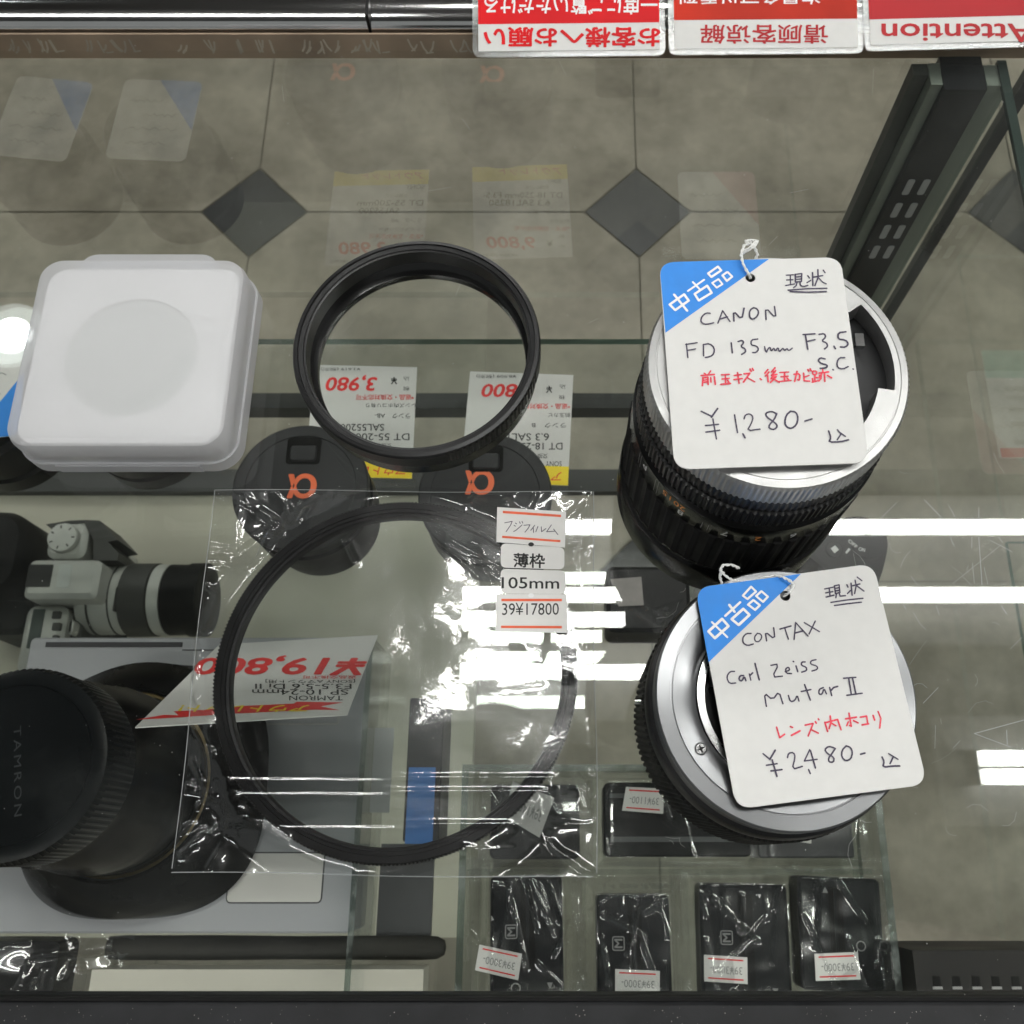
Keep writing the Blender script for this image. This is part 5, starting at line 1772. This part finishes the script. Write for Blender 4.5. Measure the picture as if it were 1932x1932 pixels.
# things in the far half of the tray
CK = crop(1100, 1250, 4.11)
za = -0.172
a, b = P(1128, 1598, za), P(1405, 1350, za)
t = thing('charger', ((a[0] + b[0]) / 2, (a[1] + b[1]) / 2, ZT), 'black charger in a crinkled bag left of the teleconverter', 'charger')
m = MB()
m.rprism(arc_rect(a[0] + 0.003, b[0], 0.001, 0.034, 0.003, 4), [(-0.001, ZT + 0.0003), (0, ZT + 0.001), (0, za - 0.005), (-0.001, za - 0.004)])
m.build('charger_body', pbr('charger_black', (0.010, 0.011, 0.012), 0.4, 0, 25, 0.3, spec=0.2), t, 35)
m = MB()
m.box(a[0] + 0.006, b[0] - 0.004, 0.0075, 0.0098, za - 0.0042, za - 0.0036)
m.box(a[0] + 0.006, b[0] - 0.004, 0.027, 0.029, za - 0.0042, za - 0.0036)
m.build('charger_ridge', pbr('grey_ridge', (0.11, 0.115, 0.12), 0.4), t, 0)
px_sticker(t, CK, [(625, 1330), (940, 1345), (930, 1552), (592, 1525)], za, '39¥1100-')


def hf2(x, y):
    kx = np.clip((np.maximum(a[0] + 0.004 - x, x - b[0])) / 0.006, 0, 1)
    ky = np.clip((np.maximum(0.001 - y, y - 0.034)) / 0.006, 0, 1)
    kk = np.maximum(kx, ky)
    return ZT + 0.0003 + (za - ZT - 0.001) * (1 - kk * kk * (3 - 2 * kk))


film_patch(t, [(a[0] - 0.004, 0.0365), (b[0] + 0.002, 0.0365), (b[0] + 0.002, -0.0035), (a[0] - 0.004, -0.0035)], 110, hf2, 21.7, 0.0014, 60)

a, b = P(1430, 1592, -0.175), P(1592, 1400, -0.175)
t = thing('memory_box', ((a[0] + b[0]) / 2, (a[1] + b[1]) / 2, ZT), 'small dark boxed item with yellow mark under the teleconverter edge', 'box')
m = MB()
m.rprism(arc_rect(a[0], b[0], 0.0005, b[1], 0.0015, 4), [(0, ZT + 0.0003), (0, -0.1762), (-0.0008, -0.1755)])
m.build('box_body', pbr('dark_box', (0.035, 0.036, 0.04), 0.35, 0, 30, 0.2), t, 30)
px_sticker(t, CJ, [(510, 255), (755, 268), (755, 380), (510, 345)], -0.1748, '39¥500-')
m = MB()
m.add([P(*CJ(*p), -0.1748) for p in ((755, 240), (835, 240), (822, 318), (755, 305))], [(3, 2, 1, 0)])
m.build('yellow_mark', YELLOW, t, 0)
film_patch(t, [(a[0] - 0.004, b[1] + 0.002), (b[0] + 0.006, b[1] + 0.002), (b[0] + 0.006, -0.003), (a[0] - 0.004, -0.003)], 80, lambda x, y: np.full_like(x, -0.1742) - 0.02 * np.clip((0.0005 - y) / 0.006, 0, 1), 33.3, 0.0011, 80)

# dark pouch with tilted sticker, under the bag's lower right corner
a, b = P(905, 1640, -0.172), P(1105, 1430, -0.172)
t = thing('battery_pack', ((a[0] + b[0]) / 2, (a[1] + b[1]) / 2, ZT), 'dark bagged battery pack under the cellophane corner with slanted sticker', 'battery')
m = MB()
m.rprism(arc_rect(a[0] + 0.004, b[0] - 0.003, 0.0, 0.033, 0.003, 4), [(0, ZT + 0.0003), (0, -0.1765), (-0.0012, -0.1755)])
m.build('battery_case', pbr('pouch_dark', (0.017, 0.017, 0.018), 0.45, 0, 25, 0.25, spec=0.2), t, 35)
px_sticker(t, BGC, [(1420, 1415), (1530, 1490), (1710, 1570), (1635, 1750)][:0] or [(1510, 1480), (1712, 1560), (1640, 1752), (1470, 1650)], -0.1735, '39¥1400-', bars=False)
film_patch(t, [(a[0] - 0.001, 0.037), (b[0] + 0.001, 0.037), (b[0] + 0.001, -0.0035), (a[0] - 0.001, -0.0035)], 80, lambda x, y: np.full_like(x, -0.1728) - 0.02 * np.clip((0.0 - y) / 0.006, 0, 1) - 0.02 * np.clip((y - 0.033) / 0.006, 0, 1), 45.3, 0.0013, 70)

# bagged oddment with shade-greyed sticker below the foot of the tall lens
a = P(1190, 1115, -0.17)
t = thing('wrapped_part', (a[0], a[1], ZS), 'wrapped dark part with shade-greyed sticker at the foot of the tall lens', 'spare part')
m = MB()
m.rprism(arc_rect(a[0] - 0.012, a[0] + 0.03, a[1] - 0.02, a[1] + 0.014, 0.004, 4), [(0, ZS + 0.0003), (0, -0.175), (-0.002, -0.173)])
m.build('part_body', pbr('pouch_dark', (0.017, 0.017, 0.018), 0.45, 0, 25, 0.25, spec=0.2), t, 35)
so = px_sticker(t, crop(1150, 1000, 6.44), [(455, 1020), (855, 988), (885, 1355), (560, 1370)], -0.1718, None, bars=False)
so.data.materials[0] = pbr('shaded_sticker', (0.27, 0.25, 0.245), 0.7, 0, 90, 0.15)  # grey copy of the sticker white, the tall lens's shadow put into its colour

# slim partition and boxed item with a blue band left of the tray
t = thing('acrylic_divider', (-0.088, 0.03, ZS), 'clear acrylic divider between the grey box and the battery tray', 'divider')
slab(-0.0893, -0.0868, -0.055, 0.098, ZS + 0.0003, -0.150).build('divider_sheet', ACRYLIC, t, 0)
slab(-0.0893, -0.0868, -0.055, 0.098, -0.1498, -0.1494).build('divider_rim', clear('rim_clear', (0.8, 0.86, 0.84), 0.22, 0.12, 0.06, 60), t, 0)
slab(-0.0866, -0.0775, 0.020, 0.058, -0.1662, -0.1658).build('label_strip', pbr('grey_label', (0.38, 0.39, 0.39), 0.5), t, 0)
zb = -0.166
a, b = P(742, 1752, zb), P(838, 1330, zb)
t = thing('accessory_box', ((a[0] + b[0]) / 2, 0.04, ZS), 'slim black accessory box with bright blue band under the large filter', 'box')
m = MB()
m.rprism(arc_rect(a[0] + 0.002, b[0], 0.0075, 0.072, 0.001, 3), [(0, ZS + 0.0003), (0, zb - 0.0005), (-0.0005, zb)])
m.build('box_body', pbr('box_dark', (0.018, 0.019, 0.02), 0.4, 0, 30, 0.25, spec=0.2), t, 30)
m = MB()
q0, q1_ = P(764, 1592, zb), P(822, 1448, zb)
m.box(q0[0], q1_[0], q0[1], q1_[1], zb + 0.0001, zb + 0.0003)
m.build('blue_band', pbr('blue_band_print', (0.03, 0.18, 0.55), 0.45, 0, 30, 0.1), t, 0)
slab(-0.0855, -0.0600, -0.0385, 0.007, ZS + 0.0003, ZS + 0.004).build('box_flap', pbr('flap_dark', (0.05, 0.052, 0.055), 0.4, 0, 30, 0.2), t, 0)

# near edge of the shelf: dark pouch, cream carton, crumpled bag
m = MB()
m.lathe([(0.0005, -0.0001), (0.003, 0.0006), (0.0046, 0.004), (0.005, 0.012), (0.0047, 0.07), (0.0051, 0.11), (0.005, 0.150), (0.0046, 0.156)], (0, 0, 0), 32)
m.v = [(-0.0525 - z_, -0.0385 + y_ * 1.05, -0.1946 + x_) for (x_, y_, z_) in m.v]
t = thing('lens_pouch', (-0.13, -0.0395, ZS), 'long dark rolled pouch between the grey box and the cream carton', 'pouch')
m.build('pouch_body', pbr('pouch_cloth', (0.035, 0.034, 0.03), 0.65, 0, 40, 0.3, spec=0.2), t, 40)
t = thing('cream_carton', (-0.14, -0.058, ZS), 'low cream carton at the near edge of the shelf', 'carton')
slab(-0.2085, -0.0605, -0.075, -0.0462, ZS + 0.0003, -0.180).build('carton_body', pbr('cream_card', (0.62, 0.60, 0.52), 0.6, 0, 20, 0.05), t, 0)
t = thing('crumpled_bag', (-0.24, -0.05, ZS), 'crumpled clear bag over dark accessories in the near left corner', 'plastic bag')
m = MB()
m.rprism(arc_rect(-0.29, -0.225, -0.075, -0.034, 0.004, 4), [(0, ZS + 0.0003), (-0.001, -0.183)])
m.build('accessory', pbr('pouch_dark', (0.017, 0.017, 0.018), 0.45, 0, 25, 0.25, spec=0.2), t, 30)
film_patch(t, [(-0.30, -0.030), (-0.195, -0.030), (-0.205, -0.075), (-0.30, -0.075)], 90, lambda x, y: np.full_like(x, -0.176) - 0.015 * np.clip((x + 0.225) / 0.02, 0, 1), 57.1, 0.0032, 55)

# right bay: card on the lower glass shelf, just outside the picture, mirrored in the rear pane
mb = MB()
mb.box(0.446, XR, -0.03, 0.297, -0.618, -0.612, 0, side=1)
mb.build('glass_shelf', [GLASS, EDGE], case, 0)
t = thing('price_card', (0.50, 0.155, -0.611), 'pale price card with green head mirrored at the right edge', 'price card')
m = MB()
m.box(0.452, 0.59, 0.092, 0.217, -0.6118, -0.611)
m.build('card', PAPER, t, 0)
m = MB()
m.box(0.452, 0.59, 0.092, 0.125, -0.6109, -0.6107)
m.build('green_head', pbr('green_print', (0.2, 0.5, 0.42), 0.6), t, 0)
m = MB()
m.box(0.454, 0.59, 0.206, 0.2165, -0.6109, -0.6107)
m.build('red_foot', REDPRINT, t, 0)
m = MB()
for (x0, x1, y) in ((.470, .515, .135), (.470, .545, .146), (.47, .54, .160), (.470, .505, .176), (.50, .54, .186), (.470, .545, .197)):
    m.box(x0, x1, y, y + 0.005, -0.6109, -0.6107)
tag(m.build('faded_print', pbr('faded_grey', (0.45, 0.45, 0.44), 0.7), t, 0), kind='stuff')
